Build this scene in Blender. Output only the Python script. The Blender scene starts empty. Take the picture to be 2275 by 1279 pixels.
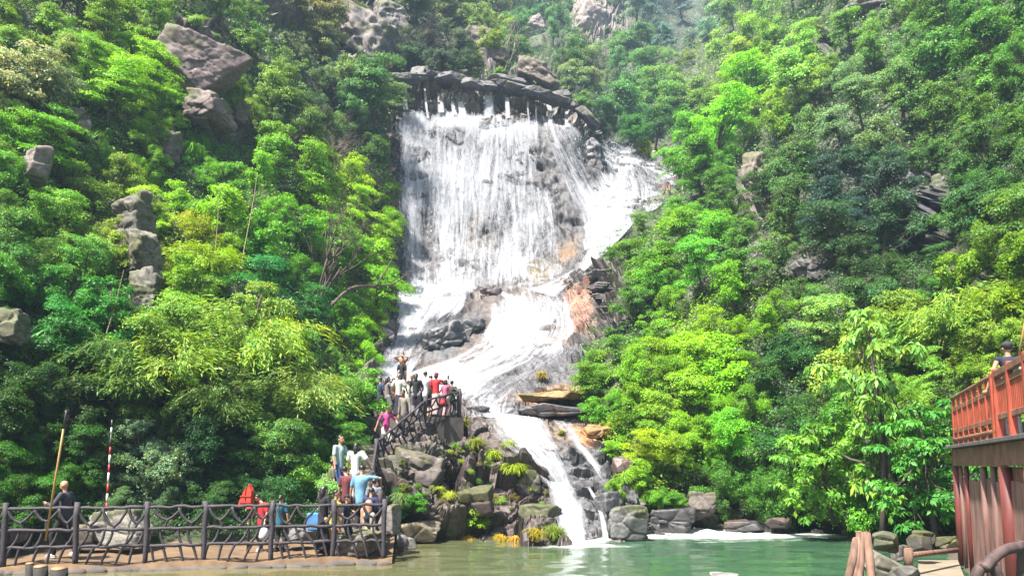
import bpy, math, random
import numpy as np
from mathutils import Vector, Matrix, Quaternion
from mathutils.bvhtree import BVHTree

SC = bpy.context.scene
COL = SC.collection
# ------------------------------------------------------------------ camera
FOC, CX0, CY0 = 1643.0, 1137.5, 857.0          # focal length and principal point in photo pixels
PITCH = math.radians(6.0)
CAMZ = 2.3
cam_d = bpy.data.cameras.new('camera')
cam = bpy.data.objects.new('camera', cam_d); COL.objects.link(cam)
cam.location = (0, 0, CAMZ)
cam.rotation_euler = (math.pi/2 + PITCH, 0, 0)
cam_d.sensor_width = 36; cam_d.lens = 36*FOC/2275
cam_d.shift_y = (CY0 - 639.5)/2275
cam_d.clip_start = 0.1; cam_d.clip_end = 3000
SC.camera = cam
SC.view_settings.view_transform = 'Standard'
SC.view_settings.look = 'None'
SC.view_settings.gamma = 1
SC.view_settings.exposure = 1.95
SC.render.resolution_x = 1024; SC.render.resolution_y = 575
SC.cycles.transparent_max_bounces = 24
SC.cycles.max_bounces = 8; SC.cycles.diffuse_bounces = 3; SC.cycles.glossy_bounces = 3
SC.cycles.transmission_bounces = 4; SC.cycles.volume_bounces = 0
SC.cycles.use_denoising = True
# ------------------------------------------------------------------ sky and sun
SUN_EL, SUN_AZ = math.radians(60), math.radians(222)   # azimuth clockwise from +Y (behind the camera, to its left)
world = bpy.data.worlds.new('World'); SC.world = world
world.use_nodes = True
wn = world.node_tree.nodes; wl = world.node_tree.links
bg = wn['Background']; bg.inputs[1].default_value = 0.06
sky = wn.new('ShaderNodeTexSky'); sky.sky_type = 'NISHITA'; sky.sun_disc = False
sky.sun_elevation = SUN_EL; sky.sun_rotation = SUN_AZ; sky.dust_density = 3.0; sky.air_density = 1.3
wl.new(sky.outputs[0], bg.inputs[0])
sl = bpy.data.lights.new('sun', 'SUN'); sl.energy = 5.0; sl.angle = math.radians(1.5); sl.color = (1, .95, .86)
so = bpy.data.objects.new('sun', sl); COL.objects.link(so)
sdir = Vector((math.sin(SUN_AZ)*math.cos(SUN_EL), math.cos(SUN_AZ)*math.cos(SUN_EL), math.sin(SUN_EL)))
so.rotation_euler = sdir.to_track_quat('Z', 'Y').to_euler()
so.location = sdir*200

# ------------------------------------------------------------------ helpers
CP, SP = math.cos(PITCH), math.sin(PITCH)
def at(px, py, D):
    """world point seen at photo pixel (px,py) at distance D along +Y"""
    cx = (px-CX0)/FOC; cy = (CY0-py)/FOC
    y = CP - SP*cy; z = SP + CP*cy
    return Vector((cx*D/y, D, CAMZ + z*D/y))
def at_z(px, py, z):
    cx = (px-CX0)/FOC; cy = (CY0-py)/FOC
    y = CP - SP*cy; zz = SP + CP*cy
    t = (z-CAMZ)/zz
    return Vector((cx*t, y*t, z))
def ppm(D):                 # photo pixels per metre at distance D
    return FOC/D
def at_np(px, py, D):
    cx = (px-CX0)/FOC; cy = (CY0-py)/FOC
    y = CP - SP*cy; z = SP + CP*cy
    return np.stack([cx*D/y, D*np.ones_like(px), CAMZ + z*D/y], -1)
def proj(p):
    v = Vector(p) - Vector((0, 0, CAMZ))
    yc = v.y*CP + v.z*SP; zc = -v.y*SP + v.z*CP
    return CX0 + FOC*v.x/yc, CY0 - FOC*zc/yc

def _hash(ix, iy, iz, seed):
    h = (ix.astype(np.int64)*73856093) ^ (iy.astype(np.int64)*19349663) ^ (iz.astype(np.int64)*83492791) ^ (seed*2654435761)
    h = (h ^ (h >> 13))*1274126177 & 0xffffffff
    h = (h ^ (h >> 16))*668265263 & 0xffffffff
    return ((h ^ (h >> 15)) & 0xffffff)/float(0xffffff)
def vnoise(p, seed=0):
    i = np.floor(p); f = p-i; f = f*f*(3-2*f); i = i.astype(np.int64)
    r = 0
    for dx in (0, 1):
        wx = f[..., 0] if dx else 1-f[..., 0]
        for dy in (0, 1):
            wy = f[..., 1] if dy else 1-f[..., 1]
            for dz in (0, 1):
                wz = f[..., 2] if dz else 1-f[..., 2]
                r = r + wx*wy*wz*_hash(i[..., 0]+dx, i[..., 1]+dy, i[..., 2]+dz, seed)
    return r*2-1
def fbm(p, octs=4, seed=0, gain=.5):
    a = 1; r = 0; t = 0
    for o in range(octs):
        r = r + a*vnoise(p*(2**o)+o*17.3, seed+o); t += a; a *= gain
    return r/t
def cells(p, seed=0):
    """cellular pattern: returns per-point random (3) of nearest cell, offset vector to it, F2-F1"""
    i = np.floor(p).astype(np.int64)
    best = np.full(p.shape[:-1], 9e9); sec = best.copy()
    rnd = np.zeros(p.shape); off = np.zeros(p.shape)
    for dx in (-1, 0, 1):
        for dy in (-1, 0, 1):
            for dz in (-1, 0, 1):
                a, b, c = i[..., 0]+dx, i[..., 1]+dy, i[..., 2]+dz
                q = np.stack([a+_hash(a, b, c, seed), b+_hash(a, b, c, seed+1), c+_hash(a, b, c, seed+2)], -1)
                d = q-p; dd = (d**2).sum(-1)
                m = dd < best
                sec = np.where(m, best, np.minimum(sec, dd)); best = np.where(m, dd, best)
                off[m] = d[m]
                rr = np.stack([_hash(a, b, c, seed+5), _hash(a, b, c, seed+6), _hash(a, b, c, seed+7)], -1)
                rnd[m] = rr[m]
    return rnd, off, np.sqrt(sec)-np.sqrt(best)

def mesh_np(name, verts, faces, mat=None, smooth=False, cols=None, uvs=None, attrs=None):
    """verts (n,3), faces (m,k) constant k"""
    me = bpy.data.meshes.new(name)
    verts = np.asarray(verts, dtype=np.float32); faces = np.asarray(faces, dtype=np.int32)
    n, (m, k) = len(verts), faces.shape
    me.vertices.add(n); me.vertices.foreach_set('co', verts.ravel())
    me.loops.add(m*k); me.loops.foreach_set('vertex_index', faces.ravel())
    me.polygons.add(m); me.polygons.foreach_set('loop_start', np.arange(0, m*k, k, dtype=np.int32))
    me.polygons.foreach_set('loop_total', np.full(m, k, dtype=np.int32))
    if smooth: me.polygons.foreach_set('use_smooth', np.ones(m, dtype=bool))
    me.update(calc_edges=True)
    if cols is not None:
        a = me.color_attributes.new('Col', 'FLOAT_COLOR', 'POINT')
        c = np.ones((n, 4), dtype=np.float32); c[:, :3] = cols; a.data.foreach_set('color', c.ravel())
    if uvs is not None:
        u = me.uv_layers.new(name='UVMap'); u.data.foreach_set('uv', np.asarray(uvs, dtype=np.float32)[faces.ravel()].ravel())
    for kname, arr in (attrs or {}).items():
        a = me.attributes.new(kname, 'FLOAT', 'POINT'); a.data.foreach_set('value', np.asarray(arr, dtype=np.float32))
    if mat: me.materials.append(mat)
    return me
class MB:
    """collects polygons of one mesh"""
    def __init__(s): s.v = []; s.f = []; s.sm = []
    def add(s, vs, fs, smooth=False):
        o = len(s.v); s.v += [tuple(v) for v in vs]; s.f += [tuple(i+o for i in f) for f in fs]; s.sm += [smooth]*len(fs)
        return s
    def box(s, c, size, rot=None, bev=0.0):
        hx, hy, hz = size[0]/2, size[1]/2, size[2]/2
        R = rot or Matrix.Identity(3); c = Vector(c)
        if bev <= 0:
            vs = [c + R @ Vector((x*hx, y*hy, z*hz)) for x in (-1, 1) for y in (-1, 1) for z in (-1, 1)]
            return s.add(vs, [(0,1,3,2),(4,6,7,5),(0,4,5,1),(2,3,7,6),(0,2,6,4),(1,5,7,3)])
        b = min(bev, hx*.8, hy*.8, hz*.8); prof = []
        for z, i in ((-hz, b), (-hz+b, 0), (hz-b, 0), (hz, b)):
            X, Y = hx-i, hy-i
            prof.append([(-X+b,-Y,z),(X-b,-Y,z),(X,-Y+b,z),(X,Y-b,z),(X-b,Y,z),(-X+b,Y,z),(-X,Y-b,z),(-X,-Y+b,z)])
        vs = [c + R @ Vector(q) for r in prof for q in r]; fs = [tuple(range(7, -1, -1)), tuple(range(24, 32))]
        for k in range(3):
            for j in range(8):
                a, d = k*8+j, k*8+(j+1) % 8
                fs.append((a, d, d+8, a+8))
        return s.add(vs, fs)
    def tube(s, pts, rad, n=8, cap=True, wob=0.0, seed=0, smooth=True):
        pts = [Vector(p) for p in pts]
        if not hasattr(rad, '__len__'): rad = [rad]*len(pts)
        rr = random.Random(seed); N = len(pts); vs = []; up = None
        for i, p in enumerate(pts):
            t = (pts[min(i+1, N-1)] - pts[max(i-1, 0)])
            t = t.normalized() if t.length > 1e-9 else Vector((0, 0, 1))
            if up is None:
                up = t.orthogonal().normalized()
            up = (up - t*up.dot(t)); up = up.normalized() if up.length > 1e-6 else t.orthogonal().normalized()
            w = t.cross(up)
            for j in range(n):
                a = 2*math.pi*j/n; r = rad[i]*(1+wob*(rr.random()-.5)*2)
                vs.append(p + (up*math.cos(a) + w*math.sin(a))*r)
        fs = [(i*n+j, i*n+(j+1) % n, (i+1)*n+(j+1) % n, (i+1)*n+j) for i in range(N-1) for j in range(n)]
        if cap: fs += [tuple(range(n-1, -1, -1)), tuple((N-1)*n+j for j in range(n))]
        return s.add(vs, fs, smooth)
    def ball(s, c, r, nu=12, nv=8, rot=None):
        if not hasattr(r, '__len__'): r = (r, r, r)
        R = rot or Matrix.Identity(3); c = Vector(c); vs = [c + R @ Vector((0, 0, r[2]))]
        for i in range(1, nv):
            a = math.pi*i/nv
            for j in range(nu):
                b = 2*math.pi*j/nu
                vs.append(c + R @ Vector((r[0]*math.sin(a)*math.cos(b), r[1]*math.sin(a)*math.sin(b), r[2]*math.cos(a))))
        vs.append(c + R @ Vector((0, 0, -r[2]))); L = len(vs)-1
        fs = [(0, 1+j, 1+(j+1) % nu) for j in range(nu)]
        for i in range(nv-2):
            for j in range(nu):
                a, b = 1+i*nu+j, 1+i*nu+(j+1) % nu
                fs.append((a, a+nu, b+nu, b))
        fs += [(L, 1+(nv-2)*nu+(j+1) % nu, 1+(nv-2)*nu+j) for j in range(nu)]
        return s.add(vs, fs, True)
    def mesh(s, name, mat):
        me = bpy.data.meshes.new(name); me.from_pydata([tuple(v) for v in s.v], [], s.f)
        me.polygons.foreach_set('use_smooth', s.sm)
        if mat: me.materials.append(mat)
        me.update(); return me
def obj(name, me, parent=None, loc=None):
    o = bpy.data.objects.new(name, me); COL.objects.link(o)
    if parent is not None: o.parent = parent
    if loc is not None: o.location = loc
    return o
def tag(o, label=None, cat=None, group=None, kind=None):
    if label: o['label'] = label
    if cat: o['category'] = cat
    if group: o['group'] = group
    if kind: o['kind'] = kind
    return o
def thing(name, label, cat, loc=(0, 0, 0), rotz=0, group=None):
    o = bpy.data.objects.new(name, None); COL.objects.link(o); o.empty_display_size = .2
    o.location = loc; o.rotation_euler = (0, 0, rotz)
    return tag(o, label, cat, group)

# ------------------------------------------------------------------ materials
def mat_new(name):
    m = bpy.data.materials.new(name); m.use_nodes = True; nt = m.node_tree
    return m, nt, nt.nodes, nt.links, nt.nodes['Principled BSDF']
def simple(name, col, rough=.7, scale=30, var=.25, bump=.15, metal=0, coords='Object', stretch=(1, 1, 1)):
    m, nt, N, L, B = mat_new(name)
    tc = N.new('ShaderNodeTexCoord'); mp = N.new('ShaderNodeMapping'); mp.inputs[3].default_value = stretch
    L.new(tc.outputs[coords], mp.inputs[0])
    nz = N.new('ShaderNodeTexNoise'); nz.inputs['Scale'].default_value = scale; nz.inputs['Detail'].default_value = 5
    L.new(mp.outputs[0], nz.inputs['Vector'])
    cr = N.new('ShaderNodeMapRange'); cr.inputs[1].default_value = .3; cr.inputs[2].default_value = .7
    cr.inputs[3].default_value = 1-var; cr.inputs[4].default_value = 1+var
    L.new(nz.outputs[0], cr.inputs[0])
    mx = N.new('ShaderNodeVectorMath'); mx.operation = 'SCALE'; mx.inputs[0].default_value = col[:3]
    L.new(cr.outputs[0], mx.inputs[3]); L.new(mx.outputs[0], B.inputs['Base Color'])
    B.inputs['Roughness'].default_value = rough; B.inputs['Metallic'].default_value = metal
    if bump:
        bp = N.new('ShaderNodeBump'); bp.inputs[0].default_value = bump; bp.inputs[1].default_value = .02
        L.new(nz.outputs[0], bp.inputs[2]); L.new(bp.outputs[0], B.inputs['Normal'])
    return m
# ------------------------------------------------------------------ terrain: one continuous valley side, distance control points (px, py, metres)
DP = """-400,1300,13 -400,1000,14 -400,600,17 -400,200,24 -400,-300,34
0,1150,18 0,1000,18.6 0,800,20 0,600,22 0,300,27 0,0,33 0,-300,40
200,1150,19.5 200,900,21 200,450,28 200,150,33
400,1150,21 400,950,22 400,750,25 400,550,29 400,300,36 400,100,41 400,-150,50 440,200,37
600,1150,21.5 600,950,23.5 600,750,27 600,500,34 600,250,43 600,0,52
720,1150,21.7 700,950,25 700,750,30 700,500,38 700,300,46 700,100,54 700,-200,66
760,1060,24 800,1000,26.5 800,900,31 800,780,36 840,700,42 850,560,48 850,400,52 850,250,58 840,120,62 800,0,68 800,-250,85
850,1130,20.8 850,1190,21 880,1050,23 900,980,25.6 950,960,26.6 1000,950,27.3 1050,930,28.3 900,1205,21.7 1000,1080,24 1000,1205,21.7 1000,1270,19.6 850,1270,19.6 700,1270,19.6 400,1270,19 0,1270,17
1100,1080,24.3 1100,1205,21.9 1100,980,27.5 1180,1200,22 1200,1270,19.8 1200,1060,25 1160,950,29 1250,1200,22.4 1290,1205,22.6 1260,1080,25.6 1260,990,27.8 1250,930,29.8 1350,1200,22.5 1400,1205,22.3 1350,1080,25.5 1410,1110,24.5 1360,1000,27.6
830,840,33 900,840,34.5 960,860,33.5 1000,900,31 1100,900,31 1060,850,33.4 1200,900,31 1280,900,30.8 1200,830,33.6 1300,830,32.5 1300,880,31 1130,790,36.4 1000,790,37.4 900,790,38 870,740,41 950,730,40.8 1050,720,41.4 1150,720,41.8 1250,740,39.5 1310,740,38 1310,660,41.5 1250,680,43.5 1180,640,47 1100,640,47.8 1000,630,48.4 900,630,48.8 1250,620,47.6 1300,590,47.5 1340,600,44
1060,560,51 900,520,52.3 1050,450,54 1180,520,52.4 1280,520,51.6 1350,520,50.8 1400,500,50.5 900,380,55.5 1050,350,56.5 1180,380,56 1290,420,54.6 1370,420,57 1430,470,53.5 1420,400,59 1480,430,58 890,250,58.6 1000,250,59 1100,255,59.3 1200,270,59.3 1300,300,59.8 1340,360,60 1400,370,63 1460,375,67 1500,385,68 1440,345,76 1380,335,78 1350,305,84
890,190,59 1000,195,59.6 1100,200,60 1200,220,60.5 1290,250,61 950,120,66 900,40,74 1000,60,80 1100,150,66 1180,170,64 1230,190,66 1050,60,84 950,-100,96 1100,60,108 1150,110,104
1250,100,108 1250,0,128 1250,-200,150 1290,200,98 1350,260,92 1400,180,104 1420,80,122 1500,250,92 1500,150,108 1560,60,150 1560,-60,200 1450,-100,170 1600,200,88 1620,90,105 1650,-50,125 1500,310,86 1600,320,74
1530,430,56 1570,520,46 1450,540,45.5 1500,480,50.5 1380,600,42.5 1380,680,38.5 1360,760,34.5 1330,830,32 1340,900,30 1370,970,28 1430,1050,26.2 1480,1120,25.6 1450,1185,24.6 1550,1165,26 1650,1168,26.2 1750,1170,25.8 1850,1180,24.6 1950,1200,22.6 1500,1270,19.8 1700,1270,19.8 1900,1270,19.6
1480,700,36.5 1480,850,31.5 1500,1000,28 1650,1050,27 1650,900,29 1650,750,33 1650,600,38 1700,450,46 1700,300,57 1720,150,70 1750,0,84 1750,-200,100
1850,1050,25 1850,850,28 1850,650,32.5 1850,500,37 1850,350,43 1850,200,51 1850,50,62 1850,-150,76
2040,340,41 2050,450,38 2050,560,35 1960,450,36 2130,450,32.5 2050,650,31 2050,850,26 2050,1050,23 2050,200,45 2050,0,55 2050,-200,66
2200,1050,21 2200,800,23.5 2200,600,26.5 2200,400,31 2200,200,37 2200,0,44 2200,-200,54 2150,1230,19.5 2300,1270,16.5
2450,1000,18 2450,600,23 2450,200,31 2450,-200,42 2750,1100,14 2750,500,19 2750,-100,30"""
_pts = np.array([[float(a) for a in t.split(',')] for t in DP.split()])
_P = _pts[:, :2]/300.0; _v = np.log(_pts[:, 2]); _n = len(_P)
def _ker(A, B):
    r = np.sqrt(((A[:, None]-B[None])**2).sum(-1)); return r
_K = np.zeros((_n+3, _n+3)); _K[:_n, :_n] = _ker(_P, _P) - np.eye(_n)*.012
_K[:_n, _n] = 1; _K[:_n, _n+1:] = _P; _K[_n, :_n] = 1; _K[_n+1:, :_n] = _P.T
_w = np.linalg.solve(_K, np.r_[_v, 0, 0, 0])
def Dsm(px, py):
    px = np.asarray(px, float); py = np.asarray(py, float)
    Q = np.stack([px.ravel(), py.ravel()], -1)/300.0; out = np.empty(len(Q))
    for s in range(0, len(Q), 20000):
        q = Q[s:s+20000]; out[s:s+20000] = _ker(q, _P) @ _w[:_n] + _w[_n] + q @ _w[_n+1:]
    return np.exp(out).reshape(px.shape)
def dsm(px, py): return float(Dsm(np.array([px]), np.array([py]))[0])
def inpoly(px, py, poly):
    px = np.asarray(px, float); py = np.asarray(py, float); r = np.zeros(px.shape, bool); n = len(poly)
    for i in range(n):
        x1, y1 = poly[i]; x2, y2 = poly[(i+1) % n]
        if y1 == y2: continue
        c = ((y1 > py) != (y2 > py)) & (px < (x2-x1)*(py-y1)/(y2-y1)+x1)
        r ^= c
    return r
def softpoly(px, py, poly, soft=18):
    """1 inside, fading outside over soft px"""
    d = np.full(px.shape, 1e9); n = len(poly)
    for i in range(n):
        a = np.array(poly[i], float); b = np.array(poly[(i+1) % n], float); ab = b-a
        t = np.clip(((px-a[0])*ab[0]+(py-a[1])*ab[1])/max((ab**2).sum(), 1e-9), 0, 1)
        d = np.minimum(d, np.hypot(px-a[0]-t*ab[0], py-a[1]-t*ab[1]))
    ins = inpoly(px, py, poly)
    return np.clip(np.where(ins, 1+d/soft, 1-d/soft)*.5+0, 0, 1)
# bare rock and water areas (photo pixels)
CENTER = [(868,165),(1000,168),(1235,190),(1310,262),(1345,300),(1500,358),(1515,415),(1420,480),(1390,520),(1325,575),(1335,640),(1345,740),(1300,800),(1295,880),(1330,960),(1385,1010),(1440,1090),(1480,1140),(1440,1200),(1400,1290),(860,1290),(845,1100),(815,1080),(830,1000),(800,930),(790,870),(835,800),(850,700),(872,560),(862,300)]
BARE = [
 ([(350,70),(420,40),(480,70),(530,130),(535,190),(505,225),(440,215),(350,150)], 16, (.25,.19,.19)),
 ([(745,110),(760,60),(700,20),(830,0),(880,20),(895,80),(840,140),(770,150),(745,190)], 20, (.30,.26,.24)),
 ([(250,430),(300,445),(345,540),(360,690),(285,700),(270,560)], 14, (.34,.31,.26)),
 ([(0,690),(55,690),(60,760),(0,790)], 12, (.30,.27,.24)),
 ([(1130,130),(1180,130),(1240,190),(1235,210),(1160,190)], 12, (.24,.20,.19)),
 ([(1040,90),(1120,130),(1150,170),(1080,170)], 12, (.20,.16,.17)),
 ([(1265,0),(1370,0),(1400,60),(1340,110),(1290,80)], 25, (.42,.34,.33)),
 ([(1170,40),(1205,40),(1200,80),(1175,80)], 14, (.40,.33,.33)),
 ([(1640,330),(1705,330),(1700,480),(1650,480)], 16, (.30,.25,.22)),
 ([(1650,520),(1710,520),(1700,640),(1670,640)], 14, (.22,.19,.19)),
 ([(1870,0),(1990,0),(1980,35),(1880,25)], 16, (.24,.20,.22)),
 ([(1800,70),(1850,60),(1860,120),(1810,130)], 14, (.22,.2,.2)),
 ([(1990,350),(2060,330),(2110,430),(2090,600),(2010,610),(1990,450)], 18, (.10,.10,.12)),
 ([(1740,560),(1830,570),(1840,630),(1760,630)], 14, (.15,.13,.13)),
 ([(1440,1090),(1560,1070),(1700,1110),(1850,1130),(1880,1200),(1440,1210)], 14, (.09,.085,.085)),  # wet bank; shade of the overhanging trees is painted into this dark colour
 ([(560,30),(640,0),(700,20),(690,80),(600,90)], 16, (.26,.21,.2)),
 ([(480,200),(560,240),(560,300),(470,320),(440,260)], 14, (.24,.18,.17)),
 ([(340,260),(400,280),(395,400),(345,380)], 14, (.22,.18,.18)),
 ([(140,240),(200,250),(200,310),(150,310)], 12, (.30,.25,.22)),
 ([(60,310),(110,310),(100,420),(60,400)], 12, (.26,.22,.19)),
 ([(1350,600),(1400,590),(1400,700),(1355,760)], 12, (.20,.17,.17)),
 ([(1310,600),(1360,600),(1365,740),(1330,745)], 8, (.17,.14,.14)),
 ([(845,560),(880,560),(890,760),(830,880),(800,900),(830,760)], 12, (.17,.14,.15)),
 ([(845,270),(880,300),(880,540),(850,540)], 10, (.24,.15,.13)),
]
# stains and tones of the central rock: polygon, softness, colour
STAIN = [
 ([(868,180),(1320,180),(1500,370),(1420,500),(1280,620),(870,650)], 25, (.115,.11,.12)),
 ([(880,190),(1200,200),(1310,260),(1320,300),(1200,270),(1000,255),(880,240)], 8, (.27,.235,.195)),
 ([(1240,545),(1280,535),(1285,570),(1245,585)], 14, (.26,.15,.07)),
 ([(1180,590),(1240,590),(1200,640),(1170,630)], 12, (.22,.17,.08)),
 ([(1010,470),(1080,480),(1090,560),(1020,560)], 30, (.19,.15,.12)),
 ([(1255,650),(1310,635),(1312,720),(1335,735),(1300,760),(1235,775),(1260,720)], 9, (.46,.245,.165)),
 ([(1150,872),(1295,862),(1305,885),(1180,892),(1150,885)], 7, (.52,.30,.12)),
 ([(1150,780),(1310,770),(1300,860),(1180,865),(1040,900),(1060,850)], 10, (.165,.16,.175)),
 ([(1040,900),(1310,890),(1300,925),(1130,930)], 8, (.15,.145,.16)),
 ([(1080,925),(1300,930),(1290,985),(1150,960)], 12, (.27,.20,.155)),
 ([(1270,945),(1365,950),(1370,980),(1290,990)], 7, (.44,.22,.09)),
 ([(1120,1020),(1360,990),(1440,1110),(1440,1200),(1230,1200),(1230,1100)], 14, (.145,.145,.155)),
 ([(850,970),(1050,940),(1180,1010),(1230,1090),(1220,1200),(870,1200)], 14, (.155,.115,.105)),
 ([(880,1000),(980,990),(985,1060),(900,1060)], 10, (.15,.135,.125)),
 ([(900,1150),(960,1130),(1060,1160),(1050,1200),(900,1200)], 10, (.22,.185,.14)),
 ([(890,690),(1080,690),(1000,800),(930,790)], 14, (.115,.12,.135)),
 ([(1280,300),(1340,310),(1335,400),(1300,400)], 10, (.12,.115,.13)),
 ([(790,830),(830,800),(830,900),(800,920)], 8, (.15,.12,.11)),
 ([(255,350),(300,400),(400,640),(420,720),(380,700),(330,560),(250,430)], 9, (.17,.17,.04)),
]
# courses of the water: side-by-side streamlines, top to bottom
MAIN = [[(866,246),(870,330),(874,430),(880,540),(888,645)],[(930,244),(928,330),(933,430),(938,540),(945,650)],[(1000,246),(995,330),(990,430),(985,540),(985,650)],[(1085,252),(1075,330),(1065,430),(1060,540),(1055,650)],[(1165,256),(1178,340),(1185,440),(1192,540),(1195,640)],[(1212,258),(1232,340),(1252,430),(1268,500),(1280,600)]]
CHUTE = [[(1196,250),(1210,320),(1240,400),(1270,480),(1290,560)],[(1232,275),(1262,340),(1292,410),(1325,480),(1330,560)],[(1275,282),(1305,340),(1338,400),(1372,460),(1372,535)],[(1312,290),(1326,335),(1360,400),(1396,455),(1412,490)]]
UPPER = [[(1322,300),(1335,360),(1345,420),(1350,475)],[(1352,308),(1385,370),(1400,420),(1405,475)],[(1420,346),(1450,375),(1462,415),(1455,465)],[(1495,362),(1510,385),(1512,410),(1480,440)]]
DIAG = [[(1315,480),(1300,540),(1275,588),(1215,622),(1150,638)],[(1360,470),(1335,545),(1300,590),(1245,632),(1200,650)],[(1425,470),(1375,535),(1325,580),(1262,640),(1250,665)]]
TIER = [[(876,622),(884,690),(866,755),(818,850)],[(920,612),(912,690),(890,745),(845,850)],[(985,622),(965,680),(925,735),(880,850)],[(1055,630),(1035,690),(985,738),(930,815)]]
TONG = [[(1050,636),(1080,690),(1040,760),(930,815),(830,835)],[(1120,638),(1125,700),(1070,775),(960,830),(870,870)],[(1185,636),(1200,700),(1135,785),(1040,835),(960,880)],[(1240,640),(1255,730),(1215,795),(1130,840),(1060,890)],[(1262,650),(1282,745),(1262,800),(1195,850),(1130,905)]]
SPLAY = [[(965,850),(1000,890),(1030,925)],[(1060,830),(1060,880),(1065,925)],[(1150,815),(1120,870),(1110,925)],[(1240,775),(1190,840),(1150,900)]]
LOWA = [[(1045,925),(1075,975),(1145,1028),(1214,1085)],[(1110,918),(1150,975),(1200,1025),(1236,1082)],[(1175,925),(1205,975),(1240,1030),(1262,1080)],[(1215,930),(1245,985),(1268,1035),(1275,1078)]]
LOWB = [[(1215,930),(1262,985),(1300,1025),(1335,1080)],[(1285,940),(1310,985),(1335,1030),(1352,1080)]]
LAST = [[(1212,1066),(1222,1112),(1230,1160),(1236,1206)],[(1240,1070),(1256,1115),(1270,1160),(1275,1206)],[(1266,1066),(1290,1112),(1308,1160),(1318,1206)]]
THIN = [[(1302,1082),(1318,1110),(1330,1150),(1336,1195)],[(1312,1080),(1330,1110),(1345,1150),(1356,1198)]]
def outline(L): return L[0] + [l[-1] for l in L[1:-1]] + L[-1][::-1] + [l[0] for l in L[1:-1]][::-1]
def terrain_base(px, py):
    D = Dsm(px, py); return D, at_np(px, py, D)
xs = np.unique(np.concatenate([np.arange(-500, 780, 9.), np.arange(780, 1460, 2.8), np.arange(1460, 2700, 9.)]))
ys = np.unique(np.concatenate([np.arange(-150, 150, 6.5), np.arange(150, 900, 3.8), np.arange(900, 1215, 2.5), np.arange(1215, 1330, 8.)]))
GX, GY = np.meshgrid(xs, ys)
GD, GP = terrain_base(GX, GY)
H, W = GX.shape
du = np.gradient(GP, axis=1); dv = np.gradient(GP, axis=0)
GN = np.cross(dv, du); GN /= np.linalg.norm(GN, axis=-1, keepdims=True)
GN[GN[..., 1] > 0] *= -1
rock = softpoly(GX, GY, CENTER, 14)
for poly, s, c in BARE: rock = np.maximum(rock, softpoly(GX, GY, poly, s))
WETFALL = softpoly(GX, GY, [(868,235),(1210,250),(1500,380),(1330,560),(1250,640),(1060,900),(840,840),(880,640)], 25)
LOWWET = softpoly(GX, GY, [(1070,925),(1300,930),(1340,1060),(1300,1195),(1240,1200),(1200,1060)], 12)
q = GP.copy()
warp = np.stack([fbm(q*.5, 2, 40), fbm(q*.5, 2, 50), fbm(q*.5, 2, 60)], -1)
qs = (q+warp*.7)*np.array([.55, .55, 1.1])
r1, o1, e1 = cells(qs*.55, 3)
r2, o2, e2 = cells(qs*1.7+5, 9); r3, o3, e3 = cells(qs*4.2+2, 19)
MASS = softpoly(GX, GY, [(835,1000),(1000,940),(1130,960),(1240,1075),(1245,1210),(850,1210)], 14)
DRYB = softpoly(GX, GY, [(800,850),(870,560),(870,300),(840,250),(800,700)], 14)
tilt1 = ((r1-.5)*o1).sum(-1); tilt2 = ((r2-.5)*o2).sum(-1)
blk = (r1[..., 0]-.5)*1.0 + tilt1*1.6 + ((r2[..., 0]-.5)*.34 + tilt2*.55) - .30*np.exp(-(e1/.05)**2) - .16*np.exp(-(e2/.06)**2) + (.13*(r3[..., 0]-.5)+.25*((r3-.5)*o3).sum(-1)-.06*np.exp(-(e3/.07)**2))
scaleD = np.clip(GD/28, .8, 2.2)
amp = rock*(.62 - .34*np.maximum(WETFALL, LOWWET*.8))*scaleD
smoothslab = np.maximum(softpoly(GX, GY, [(1255,650),(1310,635),(1335,735),(1235,775)], 8), softpoly(GX, GY, [(1060,790),(1310,780),(1300,925),(1040,900)], 10)*.75)
wet = np.zeros(GX.shape)
for L_ in (DIAG, TIER, TONG, UPPER, CHUTE, SPLAY, LOWA, LOWB, LAST): wet = np.maximum(wet, softpoly(GX, GY, outline(L_), 10))
amp = amp*(1-.8*smoothslab)*(1-.6*wet)
zs = q[..., 2]*.9 + fbm(q*.35, 3, 44)*1.6 + q[..., 0]*.12
saw = (zs % 1.0); terr_ = (1-saw)**1.5*.6-.3 + (((zs*2.7) % 1)-.5)*-.22
dry = rock*(1-wet)*(1-smoothslab)*(1-.8*WETFALL)
land = (1-rock)*fbm(q*.28, 4, 7)*1.3*np.clip(GD/35, .6, 2)
amp = amp*(1+.55*MASS)
disp = blk*amp*1.25 + dry*terr_*.6*scaleD + land + rock*fbm(q*1.6, 4, 12)*.16*scaleD
GP2 = GP + GN*disp[..., None]
# per-vertex albedo
brown = np.array([.19,.15,.135]); soil = np.array([.055,.075,.02])
colr = np.ones(GP.shape)*brown
for poly, s, c in BARE:
    m = softpoly(GX, GY, poly, s)[..., None]; colr = colr*(1-m)+np.array(c)*m
cen = softpoly(GX, GY, CENTER, 10)
nz = fbm(q*.8, 4, 70)*.5
for poly, s, c in STAIN:
    m = softpoly(GX, GY, poly, s); m = np.clip(m + nz*1.1*(4*m*(1-m)) , 0, 1)[..., None]
    colr = colr*(1-m)+np.array(c)*m
colr = colr*(1 + .5*fbm(q*1.3, 3, 90)[..., None]) * (.72+.5*r2[..., 1:2])*(.85+.3*r3[..., 1:2])
colr = colr*(1-(.45*np.exp(-(e2/.05)**2)*(1-WETFALL)+.3*np.exp(-(e1/.04)**2))[..., None])
mo = np.clip((fbm(q*.8, 4, 33)-.05)*5, 0, 1)*np.maximum(rock*(1-cen)*.6, MASS*.5)
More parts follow.
